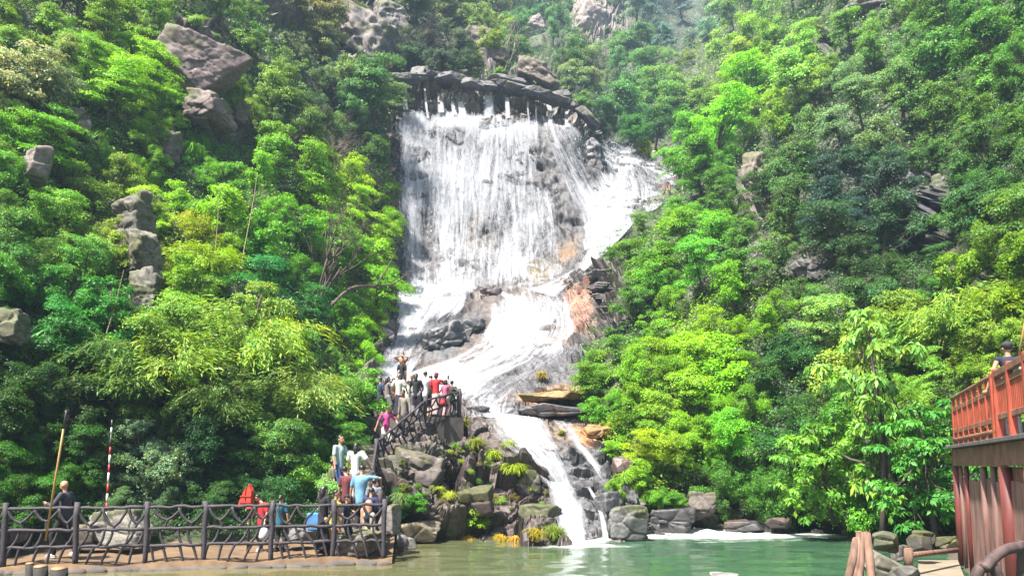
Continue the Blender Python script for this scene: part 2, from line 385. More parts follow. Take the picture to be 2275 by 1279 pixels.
colr = colr*(1-mo[..., None]) + np.array([.09,.11,.025])*mo[..., None]
colr = colr*rock[..., None] + soil*(1+.5*fbm(q*.7, 3, 21)[..., None])*(1-rock[..., None])
idx = np.arange(H*W).reshape(H, W)
F = np.stack([idx[:-1, :-1], idx[1:, :-1], idx[1:, 1:], idx[:-1, 1:]], -1).reshape(-1, 4)
def mat_rock(name, use_attr=True, col=(.2,.17,.15), wet=.0, scale=1.0):
    m, nt, N, L, B = mat_new(name)
    tc = N.new('ShaderNodeTexCoord'); mp = N.new('ShaderNodeMapping'); mp.inputs[3].default_value = (scale, scale, scale*1.9)
    L.new(tc.outputs['Object'], mp.inputs[0])
    n1 = N.new('ShaderNodeTexNoise'); n1.inputs['Scale'].default_value = 4.6; n1.inputs['Detail'].default_value = 9; n1.inputs['Roughness'].default_value = .68
    n2 = N.new('ShaderNodeTexNoise'); n2.inputs['Scale'].default_value = .7; n2.inputs['Detail'].default_value = 6; n2.inputs['Distortion'].default_value = .8
    vo = N.new('ShaderNodeTexVoronoi'); vo.feature = 'DISTANCE_TO_EDGE'; vo.inputs['Scale'].default_value = 1.6
    nd = N.new('ShaderNodeVectorMath'); nd.operation = 'ADD'
    ns = N.new('ShaderNodeVectorMath'); ns.operation = 'SCALE'; ns.inputs[3].default_value = .8
    L.new(mp.outputs[0], n1.inputs['Vector']); L.new(mp.outputs[0], n2.inputs['Vector'])
    L.new(n2.outputs['Color'], ns.inputs[0]); L.new(mp.outputs[0], nd.inputs[0]); L.new(ns.outputs[0], nd.inputs[1]); L.new(nd.outputs[0], vo.inputs['Vector'])
    ve = N.new('ShaderNodeMapRange'); ve.inputs[1].default_value = 0; ve.inputs[2].default_value = .035; ve.inputs[3].default_value = .45; ve.inputs[4].default_value = 1; L.new(vo.outputs['Distance'], ve.inputs[0])
    r1_ = N.new('ShaderNodeMapRange'); r1_.inputs[1].default_value = .32; r1_.inputs[2].default_value = .7; r1_.inputs[3].default_value = .45; r1_.inputs[4].default_value = 1.65; L.new(n1.outputs[0], r1_.inputs[0])
    mm = N.new('ShaderNodeMath'); mm.operation = 'MULTIPLY'; L.new(ve.outputs[0], mm.inputs[0]); L.new(r1_.outputs[0], mm.inputs[1])
    if use_attr:
        a = N.new('ShaderNodeVertexColor'); a.layer_name = 'Col'; src = a.outputs[0]
    else:
        a = N.new('ShaderNodeRGB'); a.outputs[0].default_value = (*col, 1); src = a.outputs[0]
    sc = N.new('ShaderNodeVectorMath'); sc.operation = 'SCALE'; L.new(src, sc.inputs[0]); L.new(mm.outputs[0], sc.inputs[3])
    L.new(sc.outputs[0], B.inputs['Base Color'])
    rr = N.new('ShaderNodeMapRange'); rr.inputs[3].default_value = .75-wet*.5; rr.inputs[4].default_value = .95-wet*.45; L.new(n2.outputs[0], rr.inputs[0]); L.new(rr.outputs[0], B.inputs['Roughness'])
    ad = N.new('ShaderNodeMath'); ad.operation = 'ADD'; L.new(n1.outputs[0], ad.inputs[0]); L.new(ve.outputs[0], ad.inputs[1])
    bp = N.new('ShaderNodeBump'); bp.inputs[0].default_value = .9; bp.inputs[1].default_value = .22; L.new(ad.outputs[0], bp.inputs[2]); L.new(bp.outputs[0], B.inputs['Normal'])
    return m
M_ROCK = mat_rock('rock_face', True, wet=.35)
ROCKK = .44
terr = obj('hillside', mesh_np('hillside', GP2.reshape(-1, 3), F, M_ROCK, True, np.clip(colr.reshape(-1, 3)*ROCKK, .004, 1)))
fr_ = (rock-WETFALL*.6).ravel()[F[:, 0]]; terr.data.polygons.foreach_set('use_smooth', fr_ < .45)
tag(terr, kind='structure')
BVH = BVHTree.FromPolygons([Vector(v) for v in GP2.reshape(-1, 3)[:, :].tolist()], F.tolist())
CAMP = Vector((0, 0, CAMZ))
def hit(px, py):
    d = at(px, py, 10)-CAMP; d.normalize()
    r = BVH.ray_cast(CAMP, d)
    return (r[0], r[1]) if r[0] is not None else (at(px, py, dsm(px, py)), Vector((0, -1, 0)))
def ground_below(p, up=3):
    r = BVH.ray_cast(Vector(p)+Vector((0, 0, up)), Vector((0, 0, -1)))
    return r[0]
# river bed / ground sheet under everything
g = MB(); g.add([(-340,-80,-1.6),(340,-80,-1.6),(340,320,-1.6),(-340,320,-1.6)], [(0,1,2,3)])
M_BED = simple('river_bed', (.09,.08,.055), .9, 2)
gnd = obj('ground', g.mesh('ground', M_BED)); tag(gnd, kind='structure')
# ------------------------------------------------------------------ pool
def mat_pool():
    m, nt, N, L, B = mat_new('pool_water')
    tc = N.new('ShaderNodeTexCoord')
    sx = N.new('ShaderNodeSeparateXYZ'); L.new(tc.outputs['Object'], sx.inputs[0])
    # murky near the left bank, bottle green under the right trees
    mr = N.new('ShaderNodeMapRange'); mr.inputs[1].default_value = -5; mr.inputs[2].default_value = 5; L.new(sx.outputs[0], mr.inputs[0])
    rmp = N.new('ShaderNodeValToRGB'); L.new(mr.outputs[0], rmp.inputs[0])
    e = rmp.color_ramp.elements; e[0].color = (.10,.092,.042,1); e[1].color = (.035,.082,.045,1); e[0].position = .1; e[1].position = .85
    a = N.new('ShaderNodeAttribute'); a.attribute_name = 'foam'
    fn = N.new('ShaderNodeTexNoise'); mp = N.new('ShaderNodeMapping'); mp.inputs[3].default_value = (.9, 2.6, 1)
    L.new(tc.outputs['Object'], mp.inputs[0]); L.new(mp.outputs[0], fn.inputs['Vector']); fn.inputs['Scale'].default_value = 1.6; fn.inputs['Detail'].default_value = 8; fn.inputs['Roughness'].default_value = .7
    ad = N.new('ShaderNodeMath'); ad.operation = 'ADD'; L.new(a.outputs['Fac'], ad.inputs[0]); L.new(fn.outputs[0], ad.inputs[1])
    fr = N.new('ShaderNodeMapRange'); fr.inputs[1].default_value = .78; fr.inputs[2].default_value = 1.15; L.new(ad.outputs[0], fr.inputs[0])
    mx = N.new('ShaderNodeMix'); mx.data_type = 'RGBA'; L.new(fr.outputs[0], mx.inputs[0]); L.new(rmp.outputs[0], mx.inputs[6]); mx.inputs[7].default_value = (.40,.43,.42,1)
    L.new(mx.outputs[2], B.inputs['Base Color'])
    rg = N.new('ShaderNodeMapRange'); rg.inputs[3].default_value = .10; rg.inputs[4].default_value = .6; L.new(fr.outputs[0], rg.inputs[0]); L.new(rg.outputs[0], B.inputs['Roughness'])
    B.inputs['IOR'].default_value = 1.33
    w1 = N.new('ShaderNodeTexNoise'); w1.inputs['Scale'].default_value = 3.0; w1.inputs['Detail'].default_value = 4
    m2 = N.new('ShaderNodeMapping'); m2.inputs[3].default_value = (.55, 1.5, 1); L.new(tc.outputs['Object'], m2.inputs[0]); L.new(m2.outputs[0], w1.inputs['Vector'])
    w2 = N.new('ShaderNodeTexNoise'); w2.inputs['Scale'].default_value = 8; w2.inputs['Detail'].default_value = 3; L.new(m2.outputs[0], w2.inputs['Vector'])
    a2 = N.new('ShaderNodeMath'); a2.operation = 'MULTIPLY_ADD'; L.new(w2.outputs[0], a2.inputs[0]); a2.inputs[1].default_value = .5; L.new(w1.outputs[0], a2.inputs[2])
    bp = N.new('ShaderNodeBump'); bp.inputs[1].default_value = .13
    bs = N.new('ShaderNodeMapRange'); bs.inputs[1].default_value = -4; bs.inputs[2].default_value = 3; bs.inputs[3].default_value = .22; bs.inputs[4].default_value = .95; L.new(sx.outputs[0], bs.inputs[0]); L.new(bs.outputs[0], bp.inputs[0])
    L.new(a2.outputs[0], bp.inputs[2]); L.new(bp.outputs[0], B.inputs['Normal'])
    return m
wx = np.linspace(-60, 60, 481); wy = np.linspace(-20, 40, 401)
WX, WY = np.meshgrid(wx, wy)
foam = np.zeros(WX.shape)
def foamblob(px, py, rx, ry, s):
    global foam
    c = at_z(px, py, 0); foam = np.maximum(foam, 1.25*s*np.exp(-((WX-c.x)/rx)**2-((WY-c.y)/ry)**2))
foamblob(1470, 1180, 1.5, 2.3, .9); foamblob(1550, 1182, 2.0, 2.2, .9); foamblob(1640, 1186, 2.2, 1.9, .75); foamblob(1720, 1188, 2.2, 1.5, .6); foamblob(1280, 1203, .8, .5, .9); foamblob(1345, 1200, .7, .35, .6); foamblob(1290, 1212, 1.7, .8, .55); foamblob(1750, 1190, 3.4, 1.0, .5); foamblob(1450, 1192, 1.2, .9, .5)
WZ = fbm(np.stack([WX*1.2, WY*2.2, WX*0], -1), 3, 5)*.035*(1+foam*2)+np.abs(fbm(np.stack([WX*2.2, WY*2.6, WX*0], -1), 3, 15))*np.clip(foam-.5, 0, 1)*.38
ii = np.arange(WX.size).reshape(WX.shape)
WF = np.stack([ii[:-1, :-1], ii[:-1, 1:], ii[1:, 1:], ii[1:, :-1]], -1).reshape(-1, 4)
pool = obj('water', mesh_np('water', np.stack([WX, WY, WZ], -1).reshape(-1, 3), WF, mat_pool(), True, attrs={'foam': foam.ravel()}))
tag(pool, kind='structure')

# ------------------------------------------------------------------ falling water
def mat_fall():
    m, nt, N, L, B = mat_new('white_water')
    uv = N.new('ShaderNodeUVMap'); uv.uv_map = 'UVMap'
    de = N.new('ShaderNodeAttribute'); de.attribute_name = 'dens'
    mp = N.new('ShaderNodeMapping'); mp.inputs[3].default_value = (2.8, .26, 1); L.new(uv.outputs[0], mp.inputs[0])
    n1 = N.new('ShaderNodeTexNoise'); n1.inputs['Scale'].default_value = 1; n1.inputs['Detail'].default_value = 5; n1.inputs['Roughness'].default_value = .6; n1.inputs['Distortion'].default_value = .7; L.new(mp.outputs[0], n1.inputs['Vector'])
    mp2 = N.new('ShaderNodeMapping'); mp2.inputs[3].default_value = (7.5, 1.9, 1); L.new(uv.outputs[0], mp2.inputs[0])
    n2 = N.new('ShaderNodeTexNoise'); n2.inputs['Scale'].default_value = 1; n2.inputs['Detail'].default_value = 4; n2.inputs['Roughness'].default_value = .75; L.new(mp2.outputs[0], n2.inputs['Vector'])
    mp3 = N.new('ShaderNodeMapping'); mp3.inputs[3].default_value = (.35, .16, 1); L.new(uv.outputs[0], mp3.inputs[0])
    n3 = N.new('ShaderNodeTexNoise'); n3.inputs['Scale'].default_value = 1; n3.inputs['Detail'].default_value = 3; L.new(mp3.outputs[0], n3.inputs['Vector'])
    def ma(op, a, b, c=None):
        x = N.new('ShaderNodeMath'); x.operation = op
        for i, v in enumerate((a, b, c)):
            if v is None: continue
            if isinstance(v, (int, float)): x.inputs[i].default_value = v
            else: L.new(v, x.inputs[i])
        return x.outputs[0]
    s = ma('MULTIPLY_ADD', n1.outputs[0], 1.3, -.65)
    s = ma('MULTIPLY_ADD', n2.outputs[0], .7, ma('ADD', s, -.35))
    s = ma('MULTIPLY_ADD', n3.outputs[0], .7, ma('ADD', s, -.35))
    s = ma('ADD', s, de.outputs['Fac'])
    mr = N.new('ShaderNodeMapRange'); mr.inputs[1].default_value = .24; mr.inputs[2].default_value = .86; L.new(s, mr.inputs[0])
    df = N.new('ShaderNodeBsdfDiffuse'); df.inputs[0].default_value = (.52,.53,.57,1); df.inputs[1].default_value = .5
    tl = N.new('ShaderNodeBsdfTranslucent'); tl.inputs[0].default_value = (.52,.53,.57,1)
    mx = N.new('ShaderNodeMixShader'); mx.inputs[0].default_value = .3; L.new(df.outputs[0], mx.inputs[1]); L.new(tl.outputs[0], mx.inputs[2])
    tr = N.new('ShaderNodeBsdfTransparent'); mo = N.new('ShaderNodeMixShader')
    L.new(mr.outputs[0], mo.inputs[0]); L.new(tr.outputs[0], mo.inputs[1]); L.new(mx.outputs[0], mo.inputs[2])
    bp = N.new('ShaderNodeBump'); bp.inputs[0].default_value = .8; bp.inputs[1].default_value = .25; L.new(s, bp.inputs[2]); L.new(bp.outputs[0], df.inputs['Normal'])
    L.new(mo.outputs[0], N['Material Output'].inputs[0]); N.remove(B)
    return m
M_FALL = mat_fall()
# thinner or thicker places in the curtain: x, y, rx, ry, amount
BLOBS = [(960,560,22,70,-.45),(945,480,14,60,-.2),(1215,330,30,55,-.32),(1240,400,40,50,-.32),(1270,500,40,60,-.45),(1285,590,25,40,-.6),(1200,560,40,50,-.25),(1060,510,55,45,-.2),(1130,480,20,50,-.16),
 (1320,340,22,55,-.55),(1310,390,25,30,-.4),(1420,380,35,22,-.28),(1460,400,25,30,-.15),(1080,660,28,24,-.75),(990,720,60,25,-.3),(1180,650,45,14,-.18),(1010,740,80,40,-.5),(950,780,60,30,-.25),
 (900,420,25,200,.12),(985,540,20,110,.28),(1010,400,60,60,.2),(1090,270,90,30,.25),(1020,260,50,25,.2),(1160,590,30,60,.12),(1000,650,110,20,.25),(1340,500,60,50,.3),(1300,600,40,30,.4),(1130,740,80,50,.25),(900,700,50,60,.2),(1000,850,140,30,.25),(1430,350,60,20,.3),(1330,420,60,60,.15),
 (1150,850,70,40,-.35),(1200,820,60,40,-.3),(1100,860,60,30,-.3),(880,270,30,40,.2),(920,250,20,30,.15)]
def dens_at(px, py):
    d = np.zeros(px.shape)
    for x, y, rx, ry, a in BLOBS: d += a*np.exp(-((px-x)/rx)**2-((py-y)/ry)**2)
    return d
def catmull(P, t):
    P = np.asarray(P, float); n = len(P); s = t*(n-1); i = np.clip(np.floor(s).astype(int), 0, n-2); f = (s-i)[:, None]
    p0 = P[np.clip(i-1, 0, n-1)]; p1 = P[i]; p2 = P[i+1]; p3 = P[np.clip(i+2, 0, n-1)]
    return .5*((2*p1)+(-p0+p2)*f+(2*p0-5*p1+4*p2-p3)*f**2+(-p0+3*p1-3*p2+p3)*f**3)
RIB = []
def ribbon(lines, nu, nv, off, dens, edge=.12, seed=0, endfade=0.0, topfade=0.0, wobble=.12):
    t = np.linspace(0, 1, nv); S = np.stack([catmull(l, t) for l in lines], 0)
    u = np.linspace(0, 1, nu)
    G = np.stack([catmull(S[:, j], u) for j in range(nv)], 0)      # nv,nu,2
    px, py = G[..., 0], G[..., 1]; D = Dsm(px, py)
    P0 = at_np(px, py, D)
    o = off + wobble*fbm(P0*.9, 3, seed+3)
    D2 = D - o; P = at_np(px, py, D2)
    du_ = np.r_[[[0]*3], np.diff(P[nv//2], axis=0)]; U = np.cumsum(np.linalg.norm(du_, axis=1))
    dv_ = np.linalg.norm(np.diff(P, axis=0), axis=-1); V = np.zeros(px.shape); V[1:] = np.cumsum(dv_, 0)
    UU = np.broadcast_to(U, px.shape)
    e = np.minimum(u, 1-u)/edge; e = np.clip(e, 0, 1)[None, :]
    d = dens + dens_at(px, py) - (1-e)*.75
    tt = t[:, None]
    if endfade: en_ = endfade*(1+1.1*fbm(np.stack([np.broadcast_to(UU*1.3, px.shape), px*0+seed+4, px*0], -1), 3, 9)); d = d - np.clip((tt-(1-en_))/endfade, 0, 1)*.6
    if topfade: tn_ = topfade*(1+1.1*fbm(np.stack([np.broadcast_to(UU*1.1, px.shape), px*0+seed, px*0], -1), 3, 8)); d = d - np.clip((tn_-tt)/topfade, 0, 1)*.75
    i = np.arange(nv*nu).reshape(nv, nu)
    Fq = np.stack([i[:-1, :-1], i[1:, :-1], i[1:, 1:], i[:-1, 1:]], -1).reshape(-1, 4)
    RIB.append((P, px, py, d, V))
    return P.reshape(-1, 3), Fq, np.stack([UU+seed*7.3, V+seed*3.1], -1).reshape(-1, 2), d.ravel()
def fall_object(name, ribs):
    v = []; f = []; uv = []; d = []; o = 0
    for P, Fq, U, D in ribs:
        v.append(P); f.append(Fq+o); uv.append(U); d.append(D); o += len(P)
    me = mesh_np(name, np.concatenate(v), np.concatenate(f), M_FALL, True, uvs=np.concatenate(uv), attrs={'dens': np.concatenate(d)})
    ob = obj(name, me); tag(ob, kind='structure'); return ob
fall_object('waterfall', [
 ribbon(MAIN, 150, 150, .45, .56, seed=1, topfade=.07, endfade=.05), ribbon(MAIN, 130, 130, .95, .30, seed=2, topfade=.09, endfade=.07), ribbon(MAIN, 110, 110, 1.5, .16, seed=3, topfade=.1),
 ribbon(CHUTE, 90, 100, .5, .58, seed=4), ribbon(CHUTE, 80, 90, .95, .25, seed=5),
 ribbon(UPPER, 80, 60, .4, .55, seed=6), ribbon(UPPER, 70, 50, 1.0, .25, seed=16),
 ribbon([[(1345,302),(1390,332),(1440,352),(1490,368)],[(1350,318),(1400,350),(1440,375),(1490,400)]], 20, 60, .5, .75, seed=7)])
fall_object('cascade', [
 ribbon(DIAG, 50, 90, .75, .72, seed=8, topfade=.1, edge=.3), ribbon(DIAG, 40, 80, 1.2, .4, seed=9, topfade=.15, edge=.35),
 ribbon(TIER, 90, 90, .45, .62, seed=10, endfade=.12, topfade=.12), ribbon(TIER, 70, 70, .75, .3, seed=11, topfade=.15),
 ribbon(TONG, 130, 120, .45, .56, seed=12, endfade=.08, topfade=.08), ribbon(TONG, 110, 100, .8, .26, seed=13, topfade=.12),
 ribbon(SPLAY, 80, 60, .18, .45, seed=14), ribbon(SPLAY, 70, 50, .5, .15, seed=15)])
fall_object('lower_cascade', [
 ribbon(LOWA, 80, 90, .40, .66, seed=20, edge=.3), ribbon(LOWA, 70, 80, .65, .36, seed=21, edge=.35), ribbon(LOWB, 36, 70, .4, .6, seed=22, edge=.5, endfade=.3),
 ribbon(LAST, 50, 80, .45, .74, seed=23, edge=.35), ribbon(LAST, 45, 70, .7, .3, seed=24, edge=.4), ribbon(THIN, 18, 50, .9, .5, seed=25, edge=.3)])
# narrow spouts leaving the lip of the fall
sp = []
for k, (x, y0, y1, w, lean) in enumerate([(899,190,245,8,2),(943,180,262,5,8),(978,200,250,11,2),(1004,202,255,9,6),(1022,206,262,12,8),(1086,212,262,19,0),(1127,216,262,9,2),(1172,222,272,4,4),(1191,224,290,4,1),(1219,232,330,11,22),(1262,248,282,13,0),(1306,262,300,7,14)]):
    sp.append(ribbon([[(x-w/1.5,y0),(x-w/1.5+lean*.3,(y0+y1)/2),(x-w/1.5+lean,y1)],[(x+w/1.5,y0),(x+w/1.5+lean*.3,(y0+y1)/2),(x+w/1.3+lean,y1)]], 10, 24, .75, .78, seed=30+k, edge=.3, wobble=.05))
fall_object('spouting_water', sp)
# drops thrown off the water: many tiny slivers
rs = np.random.RandomState(4)
V_ = []; 
for P, px, py, d, V in RIB:
    nv, nu = px.shape
    w = np.clip(d-.05, 0, 1); area = w*(np.linalg.norm(np.gradient(P, axis=0), axis=-1)*np.linalg.norm(np.gradient(P, axis=1), axis=-1))
    cnt = int(area.sum()*45)
    if cnt < 5: continue
    pr = (area/area.sum()).ravel(); c = rs.choice(pr.size, cnt, p=pr)
    b = P.reshape(-1, 3)[c] + rs.normal(0, .16, (cnt, 3)); b[:, 1] -= np.abs(rs.normal(0, .35, cnt))
    tang = np.gradient(P, axis=0).reshape(-1, 3)[c]; tang /= np.linalg.norm(tang, axis=1, keepdims=True)+1e-9
    V_.append((b, tang))
b = np.concatenate([x[0] for x in V_]); tg = np.concatenate([x[1] for x in V_]); n = len(b)
sz = (rs.gamma(2, .0034, n)*np.clip(b[:, 1]/30, .5, 2))[:, None]
L_ = tg*sz*rs.uniform(1, 3.5, (n, 1)); X_ = np.cross(tg, np.array([0, 1., 0])); X_ /= np.linalg.norm(X_, axis=1, keepdims=True)+1e-9
Y_ = np.cross(X_, tg)
vv = np.stack([b-L_, b+X_*sz, b-X_*sz*.5+Y_*sz*.8, b-X_*sz*.5-Y_*sz*.8, b+L_], 1).reshape(-1, 3)
base = (np.arange(n)*5)[:, None]
ff = np.concatenate([base+np.array([[0,1,2]]), base+np.array([[0,2,3]]), base+np.array([[0,3,1]]), base+np.array([[4,2,1]]), base+np.array([[4,3,2]]), base+np.array([[4,1,3]])])
M_DROP = simple('water_drops', (.46,.47,.51), .3, 3, .05, 0)
spray = obj('spray', mesh_np('spray', vv, ff, M_DROP, True)); tag(spray, kind='stuff')
tag(spray, 'white drops of water flying off the falls'); print('spray', n)
# ------------------------------------------------------------------ foliage
def srgb(c): return tuple(((x/255+.055)/1.055)**2.4 if x > 10 else x/255/12.92 for x in c)
def mat_leaf(name, gloss=.22, trans=.32):
    m, nt, N, L, B = mat_new(name)
    oi = N.new('ShaderNodeObjectInfo'); vc = N.new('ShaderNodeVertexColor'); vc.layer_name = 'Col'
    mu = N.new('ShaderNodeMix'); mu.data_type = 'RGBA'; mu.blend_type = 'MULTIPLY'; mu.inputs[0].default_value = 1
    L.new(oi.outputs['Color'], mu.inputs[6]); L.new(vc.outputs[0], mu.inputs[7])
    L.new(mu.outputs[2], B.inputs['Base Color']); B.inputs['Roughness'].default_value = .48; B.inputs['Specular IOR Level'].default_value = gloss
    tl = N.new('ShaderNodeBsdfTranslucent'); hs = N.new('ShaderNodeHueSaturation'); hs.inputs['Value'].default_value = 1.5; hs.inputs['Hue'].default_value = .485; hs.inputs['Saturation'].default_value = 1.1
    L.new(mu.outputs[2], hs.inputs['Color']); L.new(hs.outputs[0], tl.inputs[0])
    mx = N.new('ShaderNodeMixShader'); mx.inputs[0].default_value = trans; L.new(B.outputs[0], mx.inputs[1]); L.new(tl.outputs[0], mx.inputs[2])
    L.new(mx.outputs[0], N['Material Output'].inputs[0]); return m
M_LEAF = mat_leaf('leaf')
M_BARK = simple('bark', (.075,.055,.042), .9, 14, .4, .5, stretch=(1, 1, .3))
M_BARKP = simple('pale_bark', (.23,.19,.15), .9, 14, .3, .4, stretch=(1, 1, .3))
def norm(a): return a/(np.linalg.norm(a, axis=-1, keepdims=True)+1e-9)
def leafquads(b, d, nrm, L, wd, fold=.25):
    """one folded leaf blade per row: base b, direction d, normal nrm"""
    s = norm(np.cross(d, nrm)); L = L[:, None]; wd = wd[:, None]
    mid = b + d*L*.45 + nrm*L*fold*.35
    tip = b + d*L - nrm*L*fold*.25
    v = np.stack([b, mid+s*wd*.5, tip, mid-s*wd*.5], 1).reshape(-1, 3)
    n = len(b); f = (np.arange(n)*4)[:, None]+np.array([[0, 1, 2, 3]])
    return v, f
def sprays(C, Nn, R, k, L, wr, rs, droop=.25, flat=.35, tone=None):
    """k leaves radiating in each spray"""
    n = len(C); C = np.repeat(C, k, 0); Nn = np.repeat(Nn, k, 0); R = np.repeat(R, k)[:, None]
    t = norm(np.cross(Nn, rs.normal(size=C.shape)))
    b = C + t*R*rs.uniform(0, 1, (n*k, 1)) + Nn*R*rs.normal(0, flat*.5, (n*k, 1))
    d = norm(t + Nn*rs.normal(0, flat, (n*k, 1)) + np.array([0, 0, -droop]))
    nr = norm(Nn + rs.normal(0, .45, C.shape)); nr = norm(nr - d*(nr*d).sum(-1, keepdims=True))
    Ls = L*rs.uniform(.65, 1.3, n*k)
    v, f = leafquads(b, d, nr, Ls, Ls*wr)
    tn = np.repeat(tone if tone is not None else np.ones(n), k)*rs.uniform(.75, 1.25, n*k)
    return v, f, np.repeat(tn, 4)
def leafmesh(name, v, f, tone):
    rc = np.random.RandomState(len(v)); cl = np.repeat(rc.lognormal(0, .16, len(tone)//(4*9)+1), 36)[:len(tone)]; lf = np.repeat(rc.uniform(.85, 1.2, len(tone)//4+1), 4)[:len(tone)]
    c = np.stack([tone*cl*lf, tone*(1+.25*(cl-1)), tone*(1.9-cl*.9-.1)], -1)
    return mesh_np(name, v, f, M_LEAF, False, np.clip(c, .15, 2.4))
def lobes_to_crown(name, lob, nspray, k, L, wr, rs, up=.55, droop=.25, rad=.05, shell=(.25, 1.3), flat=.35):
    """lob rows: x,y,z,rx,ry,rz"""
    lob = np.array(lob); vol = (lob[:, 3]*lob[:, 4]*lob[:, 5])**.667; c = rs.choice(len(lob), nspray, p=vol/vol.sum())
    o = norm(rs.normal(size=(nspray, 3))); o[:, 2] = np.where(o[:, 2] < -.35, -o[:, 2], o[:, 2])
    r = rs.uniform(*shell, nspray)[:, None]*(1+.22*vnoise(o*2.3+c[:, None]*3.1, 5)[:, None])
    C = lob[c, :3] + o*r*lob[c, 3:6]
    Nn = norm(o*np.array([1, 1, .8]) + np.array([0, 0, up]))
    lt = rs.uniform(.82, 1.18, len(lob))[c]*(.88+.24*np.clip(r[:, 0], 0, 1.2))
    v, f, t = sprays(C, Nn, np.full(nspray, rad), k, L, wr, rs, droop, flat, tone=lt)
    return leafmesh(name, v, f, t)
def trunk_mesh(name, base_r, top, limbs, mat, seed, lean=(.04, .02)):
    rr = random.Random(seed); m = MB(); pts = []; n = 7
    for i in range(n):
        t = i/(n-1); pts.append((lean[0]*math.sin(t*3)+rr.uniform(-.012, .012), lean[1]*math.sin(t*2.3), -.06+t*(top+.06)))
    m.tube(pts, [base_r*(1-.7*i/(n-1)) for i in range(n)], 7, wob=.12, seed=seed)
    for L in limbs:
        e = Vector(L[:3]); t = rr.uniform(.35, .95); s = Vector(pts[int(t*(n-1))]); md = s.lerp(e, .5)+Vector((rr.uniform(-.03, .03), rr.uniform(-.03, .03), -.03))
        m.tube([s, md, e], [base_r*.45*(1.1-t), base_r*.28*(1.1-t)+.002, .002], 5)
        for q in range(2):
            e2 = e+Vector((rr.uniform(-.09, .09), rr.uniform(-.09, .09), rr.uniform(-.02, .08))); m.tube([md.lerp(e, .4), e2], [.003, .0012], 4)
    return m.mesh(name, mat)
PROTO = {}
def proto(kind, trunk, crown): PROTO.setdefault(kind, []).append((trunk, crown))
for v_ in range(6):      # rounded broadleaf tree, height 1
    rs = np.random.RandomState(10+v_); lob = []
    for i in range(24):
        a = rs.uniform(0, 6.28); r = rs.uniform(.05, .34)*(.75+.25*math.sin(a*2+v_)); z = rs.uniform(.28, .92)
        s = rs.uniform(.045, .13)*(1.15-.5*abs(z-.6)); r *= 1.2-.9*max(0, z-.55)
        lob.append((r*math.cos(a), r*math.sin(a), z, s*1.15, s*1.15, s*.8))
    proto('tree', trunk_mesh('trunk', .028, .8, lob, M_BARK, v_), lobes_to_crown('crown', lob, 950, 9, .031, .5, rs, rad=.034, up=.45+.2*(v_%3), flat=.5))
for v_ in range(5):      # tiered tree with flat plates of foliage
    rs = np.random.RandomState(30+v_); lob = []
    for i in range(20):
        a = rs.uniform(0, 6.28); z = .28+.68*(i+rs.uniform(0, 1))/20; r = rs.uniform(.06, .34)*(1.25-.75*z)
        s = rs.uniform(.06, .17)
        lob.append((r*math.cos(a), r*math.sin(a), z, s*1.25, s*1.25, s*rs.uniform(.28, .5)))
    proto('tier', trunk_mesh('trunk', .024, .85, lob, M_BARK, 20+v_), lobes_to_crown('crown', lob, 950, 9, .029, .45, rs, up=1.1, rad=.036, droop=.18, flat=.38))
for v_ in range(5):      # shrub dome
    rs = np.random.RandomState(50+v_); lob = []
    for i in range(26):
        a = rs.uniform(0, 6.28); r = rs.uniform(0, .5); z = rs.uniform(.08, .85)*(1-.5*r)
        s = rs.uniform(.06, .19); lob.append((r*math.cos(a), r*math.sin(a), z, s*1.1, s*1.1, s*.75))
    proto('shrub', trunk_mesh('stem', .02, .5, lob, M_BARK, 40+v_), lobes_to_crown('foliage', lob, 800, 9, .05, .5, rs, rad=.05, flat=.5))
for v_ in range(5):      # fine-leaved shrub with upright sprays
    rs = np.random.RandomState(60+v_); lob = []
    for i in range(26):
        a = rs.uniform(0, 6.28); r = rs.uniform(.05, .5); z = rs.uniform(.15, .85)*(1-.6*r)
        s = rs.uniform(.05, .15); lob.append((r*math.cos(a), r*math.sin(a), z, s, s, s*1.05))
    proto('fine', trunk_mesh('stem', .016, .6, lob, M_BARK, 60+v_), lobes_to_crown('foliage', lob, 850, 10, .034, .36, rs, rad=.04, flat=.6))
for v_ in range(2):      # large hanging leaves
    rs = np.random.RandomState(70+v_); lob = []
    for i in range(30):
        z = .10+.86*(i+rs.uniform(0, 1))/30; a = rs.uniform(0, 6.28); r = rs.uniform(.08, .40)*math.sqrt(max(.08, 1-abs(z-.45)*1.55))
        lob.append((r*math.cos(a), r*math.sin(a), z, .105, .105, .035))
    proto('bigleaf', trunk_mesh('trunk', .022, .9, lob, M_BARK, 80+v_), lobes_to_crown('crown', lob, 420, 9, .050, .42, rs, up=1.3, rad=.03, droop=.55, flat=.25, shell=(.3, 1.1)))
